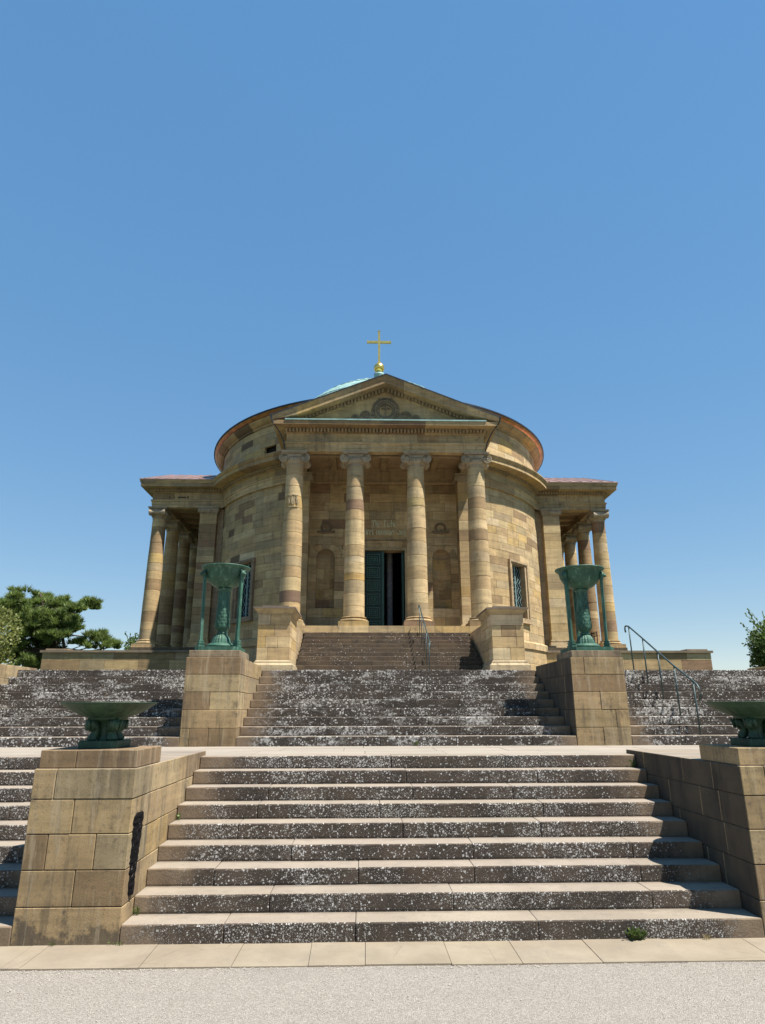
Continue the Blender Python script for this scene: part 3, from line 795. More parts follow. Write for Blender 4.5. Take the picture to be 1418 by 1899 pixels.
# --- porticoes: local (u along the front, v outwards from the axis, z)
FRONT=lambda u,v,z:(u,YC-v,z)
LEFT=lambda u,v,z:(-v,YC+u,z)
RIGHT=lambda u,v,z:(v,YC+u,z)
HU=3.77; VF=11.04; VC=10.71; SP=2.2935
def shaft_r(z,z0=5.20,z1=10.86):
    t=(z-z0)/(z1-z0); return .378-.066*t+.012*math.sin(math.pi*t)
def column(T,u,wts,special=None,zf=ZF):
    cx,cy,_=T(u,VC,0); dz=zf-ZF
    def pt(a,b,z): return T(u+a,VC+b,z)
    g=G(); e=.53
    i0=len(g.v); g.box(-e,e,-e,e,zf-.265+.003,zf+.163); g.xf(lambda a,b,z: pt(a,b,z),i0)
    col=mk('column',g,TRIM,CH,pick((8,3,1,1,2,2,0,0)))
    g=G(); prof=[(.30,zf+.163),(.50,zf+.165)]
    for i in range(7): t=-math.pi/2+math.pi*i/6; prof.append((.455+.055*math.cos(t),zf+.215+.05*math.sin(t)))
    prof+=[(.425,zf+.272),(.415,zf+.29),(.43,zf+.305)]
    for i in range(5): t=-math.pi/2+math.pi*i/4; prof.append((.425+.03*math.cos(t),zf+.33+.024*math.sin(t)))
    prof+=[(.385,zf+.36),(.37,zf+.362)]
    g.lathe(prof,cx,cy,28); mk('column_base',g,TRIM,col,pick((8,5,1,0,1,2,1,0)),smooth=False)
    z=zf+.36; n=0
    while z<10.84:
        h=U(.36,.52)
        if special and n in special: h=special[n][1]
        z1=z+h
        if 10.86-z1<.3: z1=10.86
        g=G(); e=U(-.004,.004); q=[]
        q=[(shaft_r(z)-.012+e,z+.001),(shaft_r(z)+e,z+.011)]+[(shaft_r(z+(z1-z)*i/3)+e,z+(z1-z)*i/3) for i in (1,2)]+[(shaft_r(z1)+e,z1-.011),(shaft_r(z1)-.012+e,z1-.001)]
        g.lathe(q,cx,cy,44)
        c=special[n][0] if special and n in special else pick(wts)
        mk('drum_stone',g,STONE,col,c,smooth=False)
        z=z1; n+=1
    # Ionic capital
    g=G()
    g.lathe([(.29,10.855),(.318,10.86),(.335,10.885),(.318,10.91),(.318,10.95),(.36,10.98),(.40,11.05),(.40,11.12),(.30,11.13)],cx,cy,28)
    for sx in (-1,1):
        c0=sx*.415; zc=11.14; r=.168
        i0=len(g.v); L=[]; n=18
        vs_=[]; 
        for b,rr in ((-.36,r),(-.33,r*1.0),(-.2,r*.72),(0,r*.62),(.2,r*.72),(.33,r*1.0),(.36,r)):
            for i in range(n):
                a=2*math.pi*i/n; vs_.append((c0+rr*math.cos(a),b,zc+rr*math.sin(a)))
        fs=[]
        for k in range(6):
            for i in range(n): j=(i+1)%n; fs.append((k*n+i,k*n+j,(k+1)*n+j,(k+1)*n+i))
        fs.append(tuple(range(n))[::-1]); fs.append(tuple(6*n+i for i in range(n)))
        g.add(vs_,fs)
        for bb in (-.365,.365):        # raised spiral on both faces
            sp=[]
            for i in range(44):
                t=i/43; a=math.pi/2+sx*(-1)*t*2.25*2*math.pi; rr=r*(1.0-.80*t)
                sp.append((c0+rr*math.cos(a),bb,zc+rr*math.sin(a)))
            g.tube(sp,.018,5)
            g.ball((c0,bb,zc),.035,8,5)
        g.xf(lambda a,b,z: pt(a,b,z),i0)
    i0=len(g.v); g.box(-.42,.42,-.36,.36,11.20,11.31); g.box(-.47,.47,-.43,.43,11.325,11.365); g.box(-.49,.49,-.45,.45,11.365,11.418); g.box(-.40,.40,-.34,.34,11.30,11.33)
    for bb in (-.372,.372):
        for k in range(-3,4): g.ball((k*.07,bb,11.145),.05,8,5,.62,.6,1.2)
        g.tube([(-.4,bb,11.305),(-.2,bb,11.29),(0,bb,11.285),(.2,bb,11.29),(.4,bb,11.305)],.016,5)
    g.xf(lambda a,b,z: pt(a,b,z),i0)
    mk('capital',g,TRIM,col,(.40,.325,.225))
    return col,cx,cy
def usweep(prof,A,B,T):
    """closed profile [(o,z)] from end A to end B; each end is a function o -> (u,v)"""
    P=[T(*A(o),z) for o,z in prof]; Q=[T(*B(o),z) for o,z in prof]
    return G().prism(P,Q)
PR_A=EPROF_A+[(-.3,11.793),(-.3,11.42)]
PR_F=[(0,11.797),(0,12.14),(-.3,12.14),(-.3,11.797)]
PR_C=[(.0,12.143),(.05,12.18),(.035,12.185),(.035,12.315),(.17,12.33),(.47,12.335),(.47,12.49),(-.3,12.495),(-.3,12.143)]
PR_S=[(.40,12.496),(.485,12.497),(.515,12.58),(.53,12.655),(.53,12.67),(.2,12.70),(.2,12.496)]
SL=.408; ZAP=14.42
def portico(T,front,wts,zf=ZF,side=0):
    VA=7.1 if front else 7.88
    ent=usweep([(-.05,11.43),(-.05,12.45),(-.55,12.45),(-.55,11.43)],lambda o:(-HU-o*1.0,VF+o),lambda o:(HU+o,VF+o),T)
    i0=len(ent.v); ent.box(-HU+.05,-3.16,7.5,VF-.06,11.431,12.45); ent.box(3.16,HU-.05,7.5,VF-.06,11.431,12.45); ent.xf(T,i0)
    E=mk('portico_entablature',ent,TRIM,CH,(.30,.22,.13))
    mL=lambda o:(-HU-o,VF+o); mR=lambda o:(HU+o,VF+o)
    def cut(u): return lambda o:(u,VF+o)
    def scut(s,v): return lambda o:(s*(HU+o),v)
    def row(name,prof,cuts,scuts,ww,c=None):
        ends=[mL]+[cut(u) for u in cuts]+[mR]
        for a,b in zip(ends,ends[1:]): mk(name,usweep(prof,a,b,T),TRIM,E,c or pick(ww))
        for s in (-1,1):
            m_=mL if s<0 else mR
            ee=[m_]+[scut(s,v) for v in scuts]
            for a,b in zip(ee,ee[1:]): mk(name,usweep(prof,a,b,T),TRIM,E,c or pick(ww))
    row('architrave_stone',PR_A,[-SP,0.02,SP],[9.3,7.4],(5,2,1,0,1,5,0,0))
    row('frieze_stone',PR_F,[-2.9,-1.95,-.9,.35,1.2,2.05,2.95],[10.0,8.8,7.4],(4,4,2,0,1,6,0,0))
    row('cornice_stone',PR_C,[-2.7,-1.4,-.1,1.5,2.6],[9.9,8.7,7.4],(9,1,2.5,.4,3,3,0,0))
    for q in (-1,1): mk('sima_stone',usweep(PR_S,(mL if q<0 else mR),scut(q,7.4),T),TRIM,E,pick((5,1,4,1,2,1,0,0)))
    g=G(); pitch=.1325; k=0
    n=int(2*(HU+.04)/pitch)
    for k in range(n+1):
        u=-HU-.04+k*pitch; i0=len(g.v); g.box(u,u+pitch*.58,VF+.03,VF+.155,12.19,12.312); g.xf(T,i0)
    for s in (-1,1):
        v=VF-.1
        while v>7.5:
            i0=len(g.v); a,b=sorted((s*(HU+.03),s*(HU+.155))); g.box(a,b,v-pitch*.58,v,12.19,12.312); g.xf(T,i0); v-=pitch
    stuff(mk('dentils',g,TRIM,E,(.40,.30,.18)))
    # soffit of the front beam with sunk panels, ceiling, wall beam
    g=G(); i0=0
    for k in range(3):
        u0=(-1.5+k)*SP+.62; u1=(-.5+k)*SP-.62
        g.box(u0,u1,10.62,10.80,11.428,11.4295)
    g.xf(T); mk('soffit_panel',g,MORTAR,E)
    g=G(); g.box(-3.2,3.2,7.9,10.48,11.86,12.0); g.xf(T); mk('ceiling',g,TRIM,E,(.36,.25,.14))
    g=G()
    for k in range(1,6): u=-3.1+k*6.2/6; g.box(u-.12,u+.12,8.1,10.48,11.70,11.858)
    g.xf(T); mk('ceiling_beams',g,TRIM,E,(.34,.24,.13))
    g=G(); g.box(-3.14,3.14,8.05,8.19,11.15,11.856); g.box(-3.14,3.14,8.19,8.24,11.15,11.22); g.box(-3.14,3.14,10.40,10.49,11.43,11.856); g.xf(T); mk('wall_beam',g,TRIM,E,(.42,.30,.17))
    # pediment
    zt=lambda u: ZAP-SL*abs(u)
    g=G()
    zb=12.47; uu=(ZAP-.5-zb)/SL
    def tri(g,v0,v1): g.prism([T(-uu,v0,zb),T(uu,v0,zb),T(0,v0,ZAP-.5)],[T(-uu,v1,zb),T(uu,v1,zb),T(0,v1,ZAP-.5)])
    tri(g,VF-.35,VF-.02); ped=mk('pediment',g,MORTAR,CH)
    us=[-uu,-2.1,-1.15,-.2,.75,1.7,2.6,uu]; f=lambda u: max(zb,ZAP-.5-SL*abs(u))
    for a,b in zip(us,us[1:]):
        poly=[(a,zb),(b,zb)]
        if f(b)>zb+.01: poly.append((b,f(b)))
        if a<0<b: poly.append((0,ZAP-.5))
        if f(a)>zb+.01: poly.append((a,f(a)))
        if len(poly)>=3: mk('tympanum_stone',G().prism([T(u,VF-.3,z) for u,z in poly],[T(u,VF,z) for u,z in poly]),TRIM,ped,pick((5,1,2,0,1,6,0,0)))
    RP=[(-.25,-.05),(.50,-.05),(.525,-.02),(.525,-.065),(.49,-.17),(.475,-.18),(.47,-.33),(.17,-.335),(.035,-.35),(.035,-.48),(.05,-.485),(.0,-.52),(-.25,-.52)]
    RP=[(-.25,-.005),(.525,-.005),(.525,-.06),(.49,-.17),(.475,-.18),(.475,-.33),(.17,-.335),(.035,-.35),(.035,-.48),(.05,-.485),(.0,-.53),(-.25,-.53)]
    for s in (-1,1):
        cuts=[HU+.52,3.35,2.55,1.75,.95,0] if s<0 else [HU+.52,3.1,2.3,1.35,.7,0]
        for a,b in zip(cuts,cuts[1:]):
            P=[T(s*a,VF+o,max(12.4985-.0004*i,ZAP-SL*a+d)) for i,(o,d) in enumerate(RP)]; Q=[T(s*b,VF+o,max(12.4985-.0004*i,ZAP-SL*b+d)) for i,(o,d) in enumerate(RP)]
            mk('raking_cornice_stone',G().prism(P,Q),TRIM,ped,pick((8,1,4,.6,2,3,0,0)))
    g=G(); k=0
    while .07+k*pitch<uu+.55:
        u=.07+k*pitch; k+=1
        for s in (-1,1):
            a,b=s*u,s*(u+pitch*.58)
            pts=[(a,ZAP-SL*abs(a)-.355),(b,ZAP-SL*abs(b)-.355),(b,ZAP-SL*abs(b)-.475),(a,ZAP-SL*abs(a)-.475)]
            if pts[2][1]<12.5: continue
            g.prism([T(p,VF+.03,z) for p,z in pts],[T(p,VF+.15,z) for p,z in pts])
    stuff(mk('raking_dentils',g,TRIM,ped,(.36,.27,.16)))
    if front:
        g=G(); g.prism([T(-3.78,VF+.46,12.497),T(3.78,VF+.46,12.497),T(3.78,VF+.50,12.50),T(-3.78,VF+.50,12.50)],[T(-3.7,VF+.02,12.555),T(3.7,VF+.02,12.555),T(3.78,VF+.505,12.535),T(-3.78,VF+.505,12.535)])
        g=G(); i0=0; g.hexa([T(*p) for p in ((-3.80,VF+.505,12.494),(3.80,VF+.505,12.494),(3.7,VF+.0,12.494),(-3.7,VF+.0,12.494),(-3.80,VF+.505,12.545),(3.80,VF+.505,12.545),(3.7,VF+.0,12.60),(-3.7,VF+.0,12.60))]); mk('ledge_flashing',g,VERD,ped)
    # roof
    th=.035
    for s in (-1,1):
        e=HU+.56
        g=G(); g.hexa([T(0,6.6,ZAP-.003),T(0,VF+.545,ZAP-.003),T(s*e,VF+.545,ZAP-SL*e-.003),T(s*e,6.6,ZAP-SL*e-.003),T(0,6.6,ZAP+th),T(0,VF+.545,ZAP+th),T(s*e,VF+.545,ZAP-SL*e+th),T(s*e,6.6,ZAP-SL*e+th)])
        rf=mk('portico_roof',g,LEAD if front else COPPER,CH)
        g=G(); v=VF+.3
        while v>7.0:
            g.tube([T(0,v,ZAP+th+.012),T(s*e,v,ZAP-SL*e+th+.012)],.022,4); v-=.52
        stuff(mk('seams',g,LEAD if front else COPPER,rf))
    if not front:
        g=G(); g.box(-3.5,3.5,7.2,8.0,zf-.3,11.5); g.xf(T); mk('portico_wall',g,STONE,CH,(.36,.27,.17))
    # antae
    for s in (-1,1):
        c=s*3.44; e=.40; v0,v1=7.88,8.68; z=zf+.36
        g=G(); g.box(c-e+.02,c+e-.02,VA+.02,v1-.02,zf-.3,11.4); g.xf(T); an=mk('anta',g,MORTAR,CH)
        g=G(); g.box(c-e-.1,c+e+.1,VA-.1,v1+.1,zf-.1,zf+.16); g.box(c-e-.085,c+e+.085,VA-.085,v1+.085,zf+.161,zf+.24); g.box(c-e-.03,c+e+.03,VA-.03,v1+.03,zf+.241,zf+.30); g.box(c-e-.055,c+e+.055,VA-.055,v1+.055,zf+.30,zf+.36); g.xf(T); mk('anta_base',g,TRIM,an,pick((8,5,1,0,1,2,1,0)))
        while z<11.05:
            z1=z+U(.3,.46)
            if 11.08-z1<.22: z1=11.08
            g=G(); d=U(-.003,.003); g.box(c-e+d,c+e-d,VA,v1-d,z+.004,z1-.004); g.xf(T); mk('anta_stone',g,STONE,an,pick(wts)); z=z1
        g=G(); g.box(c-e-.02,c+e+.02,VA-.02,v1+.02,11.083,11.15); g.box(c-e-.06,c+e+.06,VA-.06,v1+.06,11.15,11.26); g.box(c-e-.10,c+e+.10,VA-.10,v1+.10,11.26,11.31); g.box(c-e-.07,c+e+.07,VA-.07,v1+.07,11.31,11.36); g.box(c-e-.12,c+e+.12,VA-.12,v1+.12,11.36,11.425)
        i0=len(g.v)
        for sx in (-1,1): g.tube([(c+sx*(e+.05),v1-.5,11.22),(c+sx*(e+.05),v1+.09,11.22)],.085,10)
        g.xf(T); mk('anta_capital',g,TRIM,an,(.38,.30,.2))
    # stylobate
    g=G(); g.box(-4.05,4.05,7.3,VF+.215,zf-.255,zf-.004); g.xf(T); st=mk('stylobate',g,MORTAR,CH)
    us=[-4.05,-3.1,-1.68,-.62,.62,1.68,2.9,4.05]
    for a,b in zip(us,us[1:]):
        g=G(); g.box(a+.003,b-.003,VF-1.2,VF+.22,zf-.262,zf); g.xf(T); mk('paving_stone',g,TRIM,st,pick((6,2,1,1,4,1,0,0)))
    g=G(); g.box(-4.04,4.04,7.3,VF-1.205,zf-.2,zf-.001); g.xf(T); mk('portico_floor',g,TRIM,st,(.42,.33,.22))
portico(FRONT,True,W_FRONT)
portico(LEFT,False,W_SIDE,zf=4.77); portico(RIGHT,False,W_RIGHT,zf=4.77)
c1,cx1,cy1=column(FRONT,-1.5*SP,(10,6,1,.2,.2,4,.3,0),{1:((.20,.125,.08),.40)})
column(FRONT,-.5*SP,W_COL,{3:((.50,.32,.11),.24),5:(CREAM,.24)})
column(FRONT,.5*SP,W_COL,{9:((.46,.34,.15),.30),10:(PALE,.42)})
column(FRONT,1.5*SP,(9,6,1.4,.2,1,5,1,0))
for k in range(4):
    column(LEFT,(k-1.5)*SP,(7,1.5,5,.8,1.5,2,0,.2),zf=4.77); column(RIGHT,(k-1.5)*SP,(8,1,4,1.5,1.2,1.5,.1,0),zf=4.77)
# carved loops on the first column
g=G()
def oncol(a,z,e=.012): r=shaft_r(z)+e; return (cx1+r*math.sin(a),cy1-r*math.cos(a),z)
for ca in (-.25,.28):
    for rw,zz in ((.22,.20),(.11,.12)):
        pts=[oncol(ca-rw,9.42-zz*.6)]+[oncol(ca+rw*-math.cos(math.pi*i/10),9.45+zz*math.sin(math.pi*i/10)) for i in range(11)]+[oncol(ca+rw,9.42-zz*.6)]
        g.tube(pts,.017,5)
g.tube([oncol(-.55+1.1*i/12,9.68) for i in range(13)],.013,5); g.tube([oncol(-.55+1.1*i/12,9.22) for i in range(13)],.013,5)
mk('carved_loops',g,TRIM,c1,(.43,.34,.21))

# --- front wall of the portico: door, niches, inscription, emblems
FW=25.95
g=G()
NX,NW,NB,NT_=2.36,.365,5.93,7.985       # niche centre, half width, sill, spring of the arch
DX0,DX1,DZ=-.76,.86,8.31
def fbox(x0,x1,z0,z1): g.box(x0,x1,FW+.012,FW+.55,z0,z1)
fbox(-3.06,-NX-NW,ZF-.1,8.35); fbox(-NX-NW,-NX+NW,ZF-.1,NB); fbox(-NX+NW,DX0-.0,ZF-.1,8.35)
fbox(DX1,NX-NW,ZF-.1,8.35); fbox(NX-NW,NX+NW,ZF-.1,NB); fbox(NX+NW,3.06,ZF-.1,8.35); fbox(-3.06,3.06,8.351,11.5)
for s in (-1,1):      # spandrels of the niches
    cxn=s*NX; n=12
    for i in range(n):
        a0=math.pi*i/n; a1=math.pi*(i+1)/n
        q=[(cxn+NW*math.cos(a0),NT_+NW*math.sin(a0)),(cxn+NW*math.cos(a0),8.35),(cxn+NW*math.cos(a1),8.35),(cxn+NW*math.cos(a1),NT_+NW*math.sin(a1))]
        g.prism([(x,FW+.0,z) for x,z in q],[(x,FW+.5,z) for x,z in q])
fw=mk('front_wall',g,MORTAR,CH)
for s in (-1,1):
    cxn=s*NX; g=G(); n=14; prof=[NB,6.4,6.9,7.4,NT_]
    P=[];f=[]
    for i in range(n+1):
        a=math.pi*i/n
        for z in prof: P.append((cxn-NW*math.cos(a),FW+.003+NW*math.sin(a)*.95,z))
        for j in range(1,6):
            t=math.pi/2*j/5; P.append((cxn-NW*math.cos(a)*math.cos(t),FW+.003+NW*math.sin(a)*.95*math.cos(t),NT_+NW*math.sin(t)))
    L=len(prof)+5
    for i in range(n):
        for q in range(L-1): f.append((i*L+q,(i+1)*L+q,(i+1)*L+q+1,i*L+q+1))
    g.add(P,f); ni=mk('niche',g,STONE,fw,(.34,.26,.16)); ni['label']='round-arched empty wall niche'
    zc=[NB,6.32,6.73,7.15,7.57,NT_]
    for kk,(z0,z1) in enumerate(zip(zc,zc[1:])):
        cut=[0,.42,1] if kk%2 else [0,.66,1]
        for a,b in zip(cut,cut[1:]):
            gg=G(); m_=6; P=[];f=[]
            for i in range(m_+1):
                t=math.pi*(a+(b-a)*i/m_); t=min(max(t,.03),math.pi-.03)
                P+= [(cxn-(NW-.006)*math.cos(t),FW+.003+(NW-.006)*math.sin(t)*.95,z0+.005),(cxn-(NW-.006)*math.cos(t),FW+.003+(NW-.006)*math.sin(t)*.95,z1-.005)]
            for i in range(m_): f.append((2*i,2*i+2,2*i+3,2*i+1))
            gg.add(P,f); mk('niche_stone',gg,STONE,ni,pick((8,1,3,.6,1,4,0,0)))
def frow(z0,z1,spans,lens=(.55,1.15)):
    for a,b in spans:
        cur=a; first=True
        while cur<b-.01:
            nx=cur+U(*lens)*(U(.5,1) if first else 1); first=False
            if b-nx<.3: nx=b
            gg=G(); gg.box(cur+.005,nx-.005,FW-.012+U(-.004,.005),FW+.1,z0+.005,z1-.005); mk('ashlar_block',gg,STONE,fw,pick(W_FRONT)); cur=nx
zz=[ZF+.005,5.20,5.56,NB]
for a,b in zip(zz,zz[1:]): frow(a,b,[(-3.05,DX0-.12),(DX1+.12,3.05)])
zz=[NB,6.28,6.63,6.98,7.33,7.66,NT_]
for a,b in zip(zz,zz[1:]): frow(a,b,[(-3.05,-NX-NW),(-NX+NW,DX0-.12),(DX1+.12,NX-NW),(NX+NW,3.05)])
for s in (-1,1):       # voussoirs over the niches
    cxn=s*NX
    for i in range(5):
        a0=math.pi*i/5+.012; a1=math.pi*(i+1)/5-.012; R1=NW+.28
        q=[(NW+.004,a0),(R1,a0),(R1,(a0+a1)/2),(R1,a1),(NW+.004,a1),(NW+.004,(a0+a1)/2)]
        pts=[(cxn+r*math.cos(a),NT_+r*math.sin(a)) for r,a in q]
        pts=[(x,min(z,8.52)) for x,z in pts]
        gg=G().prism([(x,FW-.014,z) for x,z in pts],[(x,FW+.05,z) for x,z in pts]); mk('voussoir',gg,STONE,fw,pick(W_FRONT))
for s in (-1,1):
    for q in (-1,1):
        cxn=s*NX; R1=NW+.284
        pts=[(cxn+q*R1*math.cos(math.pi/2*i/8),min(NT_+R1*math.sin(math.pi/2*i/8),8.52)) for i in range(9)]
        pts=[(cxn+q*(NW+.296),NT_+.004)]+pts+[(cxn+q*.006,8.5205),(cxn+q*(NW+.296),8.5205)]
        gg=G().prism([(x,FW-.011,z) for x,z in pts],[(x,FW+.05,z) for x,z in pts]); mk('spandrel_stone',gg,STONE,fw,pick(W_FRONT))
frow(NT_,8.345,[(-3.05,-NX-NW-.30),(-NX+NW+.30,DX0-.12),(DX1+.12,NX-NW-.30),(NX+NW+.30,3.05)],(.4,.8))
zz=[8.525,8.86,9.22,9.60,9.98,10.36,10.75,11.14]
frow(8.35,8.522,[(-3.05,-NX-NW-.32),(-NX+NW+.32,-.93),(1.03,NX-NW-.32),(NX+NW+.32,3.05)],(.4,.7))
for a,b in zip(zz,zz[1:]): frow(a,b,[(-3.05,3.05)],(.6,1.3))
# door surround, flat arch, leaf
g=G(); g.box(DX0-.115,DX0,FW-.05,FW+.5,ZF+.002,DZ+.0); g.box(DX1,DX1+.115,FW-.05,FW+.5,ZF+.002,DZ+.0); g.box(DX0-.115,DX1+.115,FW-.052,FW+.5,DZ+.002,DZ+.10); mk('door_frame',g,TRIM,fw,(.40,.31,.18))
xs=[-.93,-.66,-.36,-.11,.20,.46,.75,1.03]
for a,b in zip(xs,xs[1:]):
    gg=G(); k=.04*((a+b)/2-.05)
    gg.prism([(a+.005,FW-.03,DZ+.105),(b-.005,FW-.03,DZ+.105),(b-.005+k,FW-.03,8.70),(a+.005+k,FW-.03,8.70)],[(a+.005,FW+.1,DZ+.105),(b-.005,FW+.1,DZ+.105),(b-.005+k,FW+.1,8.70),(a+.005+k,FW+.1,8.70)]); mk('lintel_stone',gg,STONE,fw,pick((6,3,3,1,1,3,0,0)))
g=G(); g.box(-1.0,1.1,FW-.07,FW+.1,8.705,8.745); mk('lintel_string',g,TRIM,fw,(.25,.19,.12))
def door():
    g=G(); x0,x1=-.755,.0; y=FW+.12
    g.box(x0,x1,y,y+.07,ZF+.02,DZ-.005)
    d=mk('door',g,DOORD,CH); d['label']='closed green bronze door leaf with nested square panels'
    n=6; ph=(DZ-.1-ZF-.1)/n
    for i in range(n):
        z0=ZF+.1+i*ph+.05; z1=z0+ph-.1; cx=(x0+x1)/2-.03; g=G()
        for e,dp in ((.0,.06),(.09,.045),(.17,.06)):
            a0,a1=cx-.27+e,cx+.27-e; b0,b1=z0+e*.92,z1-e*.92; w=.042
            if b1-b0<.1: continue
            g.box(a0,a1,y-dp,y,b0,b0+w); g.box(a0,a1,y-dp,y,b1-w,b1); g.box(a0,a0+w,y-dp,y,b0+w,b1-w); g.box(a1-w,a1,y-dp,y,b0+w,b1-w)
        g.ball((cx,y,(z0+z1)/2),.05,10,6,1,.6,1); mk('door_panel',g,DOORG,d)
    g=G(); g.box(x1-.075,x1+.02,y-.05,y-.001,ZF+.02,DZ-.01); mk('meeting_rail',g,DOORG,d)
    g=G(); g.hexa([(DX1-.10,y+.05,ZF+.02),(DX1-.03,y+.05,ZF+.02),(DX1-.03,y+.80,ZF+.02),(DX1-.10,y+.80,ZF+.02),(DX1-.10,y+.05,DZ-.005),(DX1-.03,y+.05,DZ-.005),(DX1-.03,y+.80,DZ-.005),(DX1-.10,y+.80,DZ-.005)])
    o=mk('door',g,DOORG,CH); o['label']='green bronze door leaf standing open inwards'
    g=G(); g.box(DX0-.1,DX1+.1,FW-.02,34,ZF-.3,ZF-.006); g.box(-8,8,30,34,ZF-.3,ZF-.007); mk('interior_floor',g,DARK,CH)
    g=G(); g.lathe([(.13,ZF),(.13,8.6)],.30,27.4,16); mk('interior_pillar',g,simple('grey_interior_stone',(.55,.55,.58),.8),CH,smooth=True)
door()
# inscription, blackletter strokes
GL={'i':([[(0,1),(0,.1),(.12,0)],[(0,1.35),(.06,1.42)]],.3),'n':([[(0,1),(0,.04)],[(0,.8),(.25,1),(.4,.85),(.4,.1),(.5,0)]],.68),
'm':([[(0,1),(0,.04)],[(0,.8),(.25,1),(.4,.85),(.4,.04)],[(.4,.8),(.65,1),(.8,.85),(.8,.1),(.9,0)]],1.08),'u':([[(0,1),(0,.15),(.15,0),(.4,.18)],[(.4,1),(.4,.1),(.5,0)]],.68),
'r':([[(0,1),(0,0)],[(0,.8),(.2,1),(.34,.85)]],.48),'e':([[(.02,.48),(.35,.72),(.2,1),(0,.8),(0,.2),(.15,0),(.38,.15)]],.52),
't':([[(.1,1.3),(.1,.15),(.25,0),(.36,.1)],[(-.08,1),(.32,1)]],.5),'h':([[(0,1.6),(0,0)],[(0,.8),(.25,1),(.4,.8),(.4,.2),(.22,-.3)]],.62),
'o':([[(.2,1),(0,.8),(0,.2),(.2,0),(.4,.2),(.4,.8),(.2,1)],[(.06,1.3),(.1,1.38)],[(.3,1.3),(.34,1.38)]],.6),'a':([[(0,.9),(.2,1),(.4,.85),(.4,.1),(.5,0)],[(.4,.55),(0,.35),(0,.15),(.15,0),(.4,.2)]],.66),
'f':([[(.1,-.3),(.1,1.3),(.25,1.6),(.45,1.45)],[(-.08,1),(.35,1)]],.5),'b':([[(0,1.6),(0,.15),(.2,0),(.4,.2),(.4,.8),(.22,1),(0,.8)]],.6),
'D':([[(0,1.4),(.5,1.6),(.85,1.2),(.85,.3),(.4,0),(.05,.15)],[(.28,1.48),(.28,.15)]],1.08),'L':([[(.1,1.5),(.32,1.6),(.32,.2),(.05,0)],[(.32,.25),(.5,0),(.85,.22)],[(.32,1.5),(.65,1.3)]],1.0),' ':([],.5)}
g=G()
def write(txt,xc,z0,h,y):
    wd=sum(GL[c][1] for c in txt)*h; x=xc-wd/2; nb=Vector((.098,.07))*h
    for c in txt:
        for st in GL[c][0]:
            for p,q in zip(st,st[1:]):
                p=Vector((x+p[0]*h,z0+p[1]*h)); q=Vector((x+q[0]*h,z0+q[1]*h))
                pts=[p-nb,p+nb,q+nb,q-nb]
                g.prism([(a.x,y-.03,a.y) for a in pts],[(a.x,y,a.y) for a in pts])
        x+=GL[c][1]*h
write('Die Liebe',.03,9.285,.19,FW-.018); write('horet nimmer auf',.03,8.95,.19,FW-.018)
o=stuff(mk('inscription',g,GILT,fw)); o['label']='two lines of worn gilt blackletter above the door'
def wreath(cx,y,zc,r,parent,name,n,leaf,seed,col,cross=False):
    rr=random.Random(seed); g=G()
    g.tube([(cx+r*math.cos(2*math.pi*i/28),y-.02,zc+r*math.sin(2*math.pi*i/28)) for i in range(29)],leaf*.45,7)
    for i in range(n):
        a=2*math.pi*i/n
        for k in (-1,0,1):
            rad=r+k*leaf*.5; g.ball((cx+rad*math.cos(a+k*.05),y-.03-.25*leaf*(k==0),zc+rad*math.sin(a+k*.05)),leaf*.5,6,4,.8,.9,.8)
    if cross:
        g.box(cx-.025,cx+.025,y-.09,y,zc-.30,zc+.32); g.box(cx-.17,cx-.0252,y-.09,y,zc+.07,zc+.12); g.box(cx+.0252,cx+.17,y-.09,y,zc+.07,zc+.12)
    return mk(name,g,TRIM,parent,col)
for o in [o for o in bpy.data.objects if o.name.startswith('pediment')][:1]:
    ww=wreath(0,YC-VF,13.12,.40,o,'wreath',26,.17,2,(.19,.145,.095),True)
    y=YC-VF-.04
    for s in (-1,1):
        g=G()
        for c,r0,zc in ((.76,.20,12.90),(1.16,.13,12.80)):
            g.tube([(s*(c+r0*(1-.75*t)*math.cos(5.5*math.pi*t*.7)),y,zc+r0*(1-.75*t)*math.sin(5.5*math.pi*t*.7)) for t in [i/26 for i in range(27)]],.035,6)
        rr=random.Random(5)
        for i in range(24):
            t=i/23; x=s*(.5+1.15*t); z=12.66+rr.uniform(0,.26)*(1-t*.6)
            g.ball((x,y,z),.06,6,4,.7+rr.random()*.6,.6,1.2-.6*t)
        mk('scroll_ornament',g,TRIM,o,(.19,.145,.095))
for s in (-1,1):
    ww=wreath(s*2.36,FW-.012,9.25,.195,fw,'wreath_emblem',20,.062,4,(.21,.155,.095))
    g=G(); y=FW-.05
    for i in range(15):
        x=s*2.36-.33+.66*i/14; g.ball((x,y,9.03+.05*abs(i-7)/7+RND.uniform(-.02,.02)),.05,6,4,.8,.7,1.1)
    g.ball((s*2.36,y,9.15),.045,7,5,1.1,.7,1); g.ball((s*2.36-.07,y,9.11),.035,7,5); g.ball((s*2.36+.07,y,9.11),.035,7,5)
    mk('garland',g,TRIM,ww,(.21,.155,.095))
for q in (-1,1):      # lightning conductors down the two front corners of the portico
    g=G(); g.tube([(q*4.335,22.40,12.70),(q*4.33,22.40,12.60),(q*4.27,22.46,12.42),(q*4.02,22.70,12.10),(q*3.87,22.86,11.80),(q*3.80,22.93,11.43)],.022,6); mk('lightning_conductor',g,LEAD,CH)
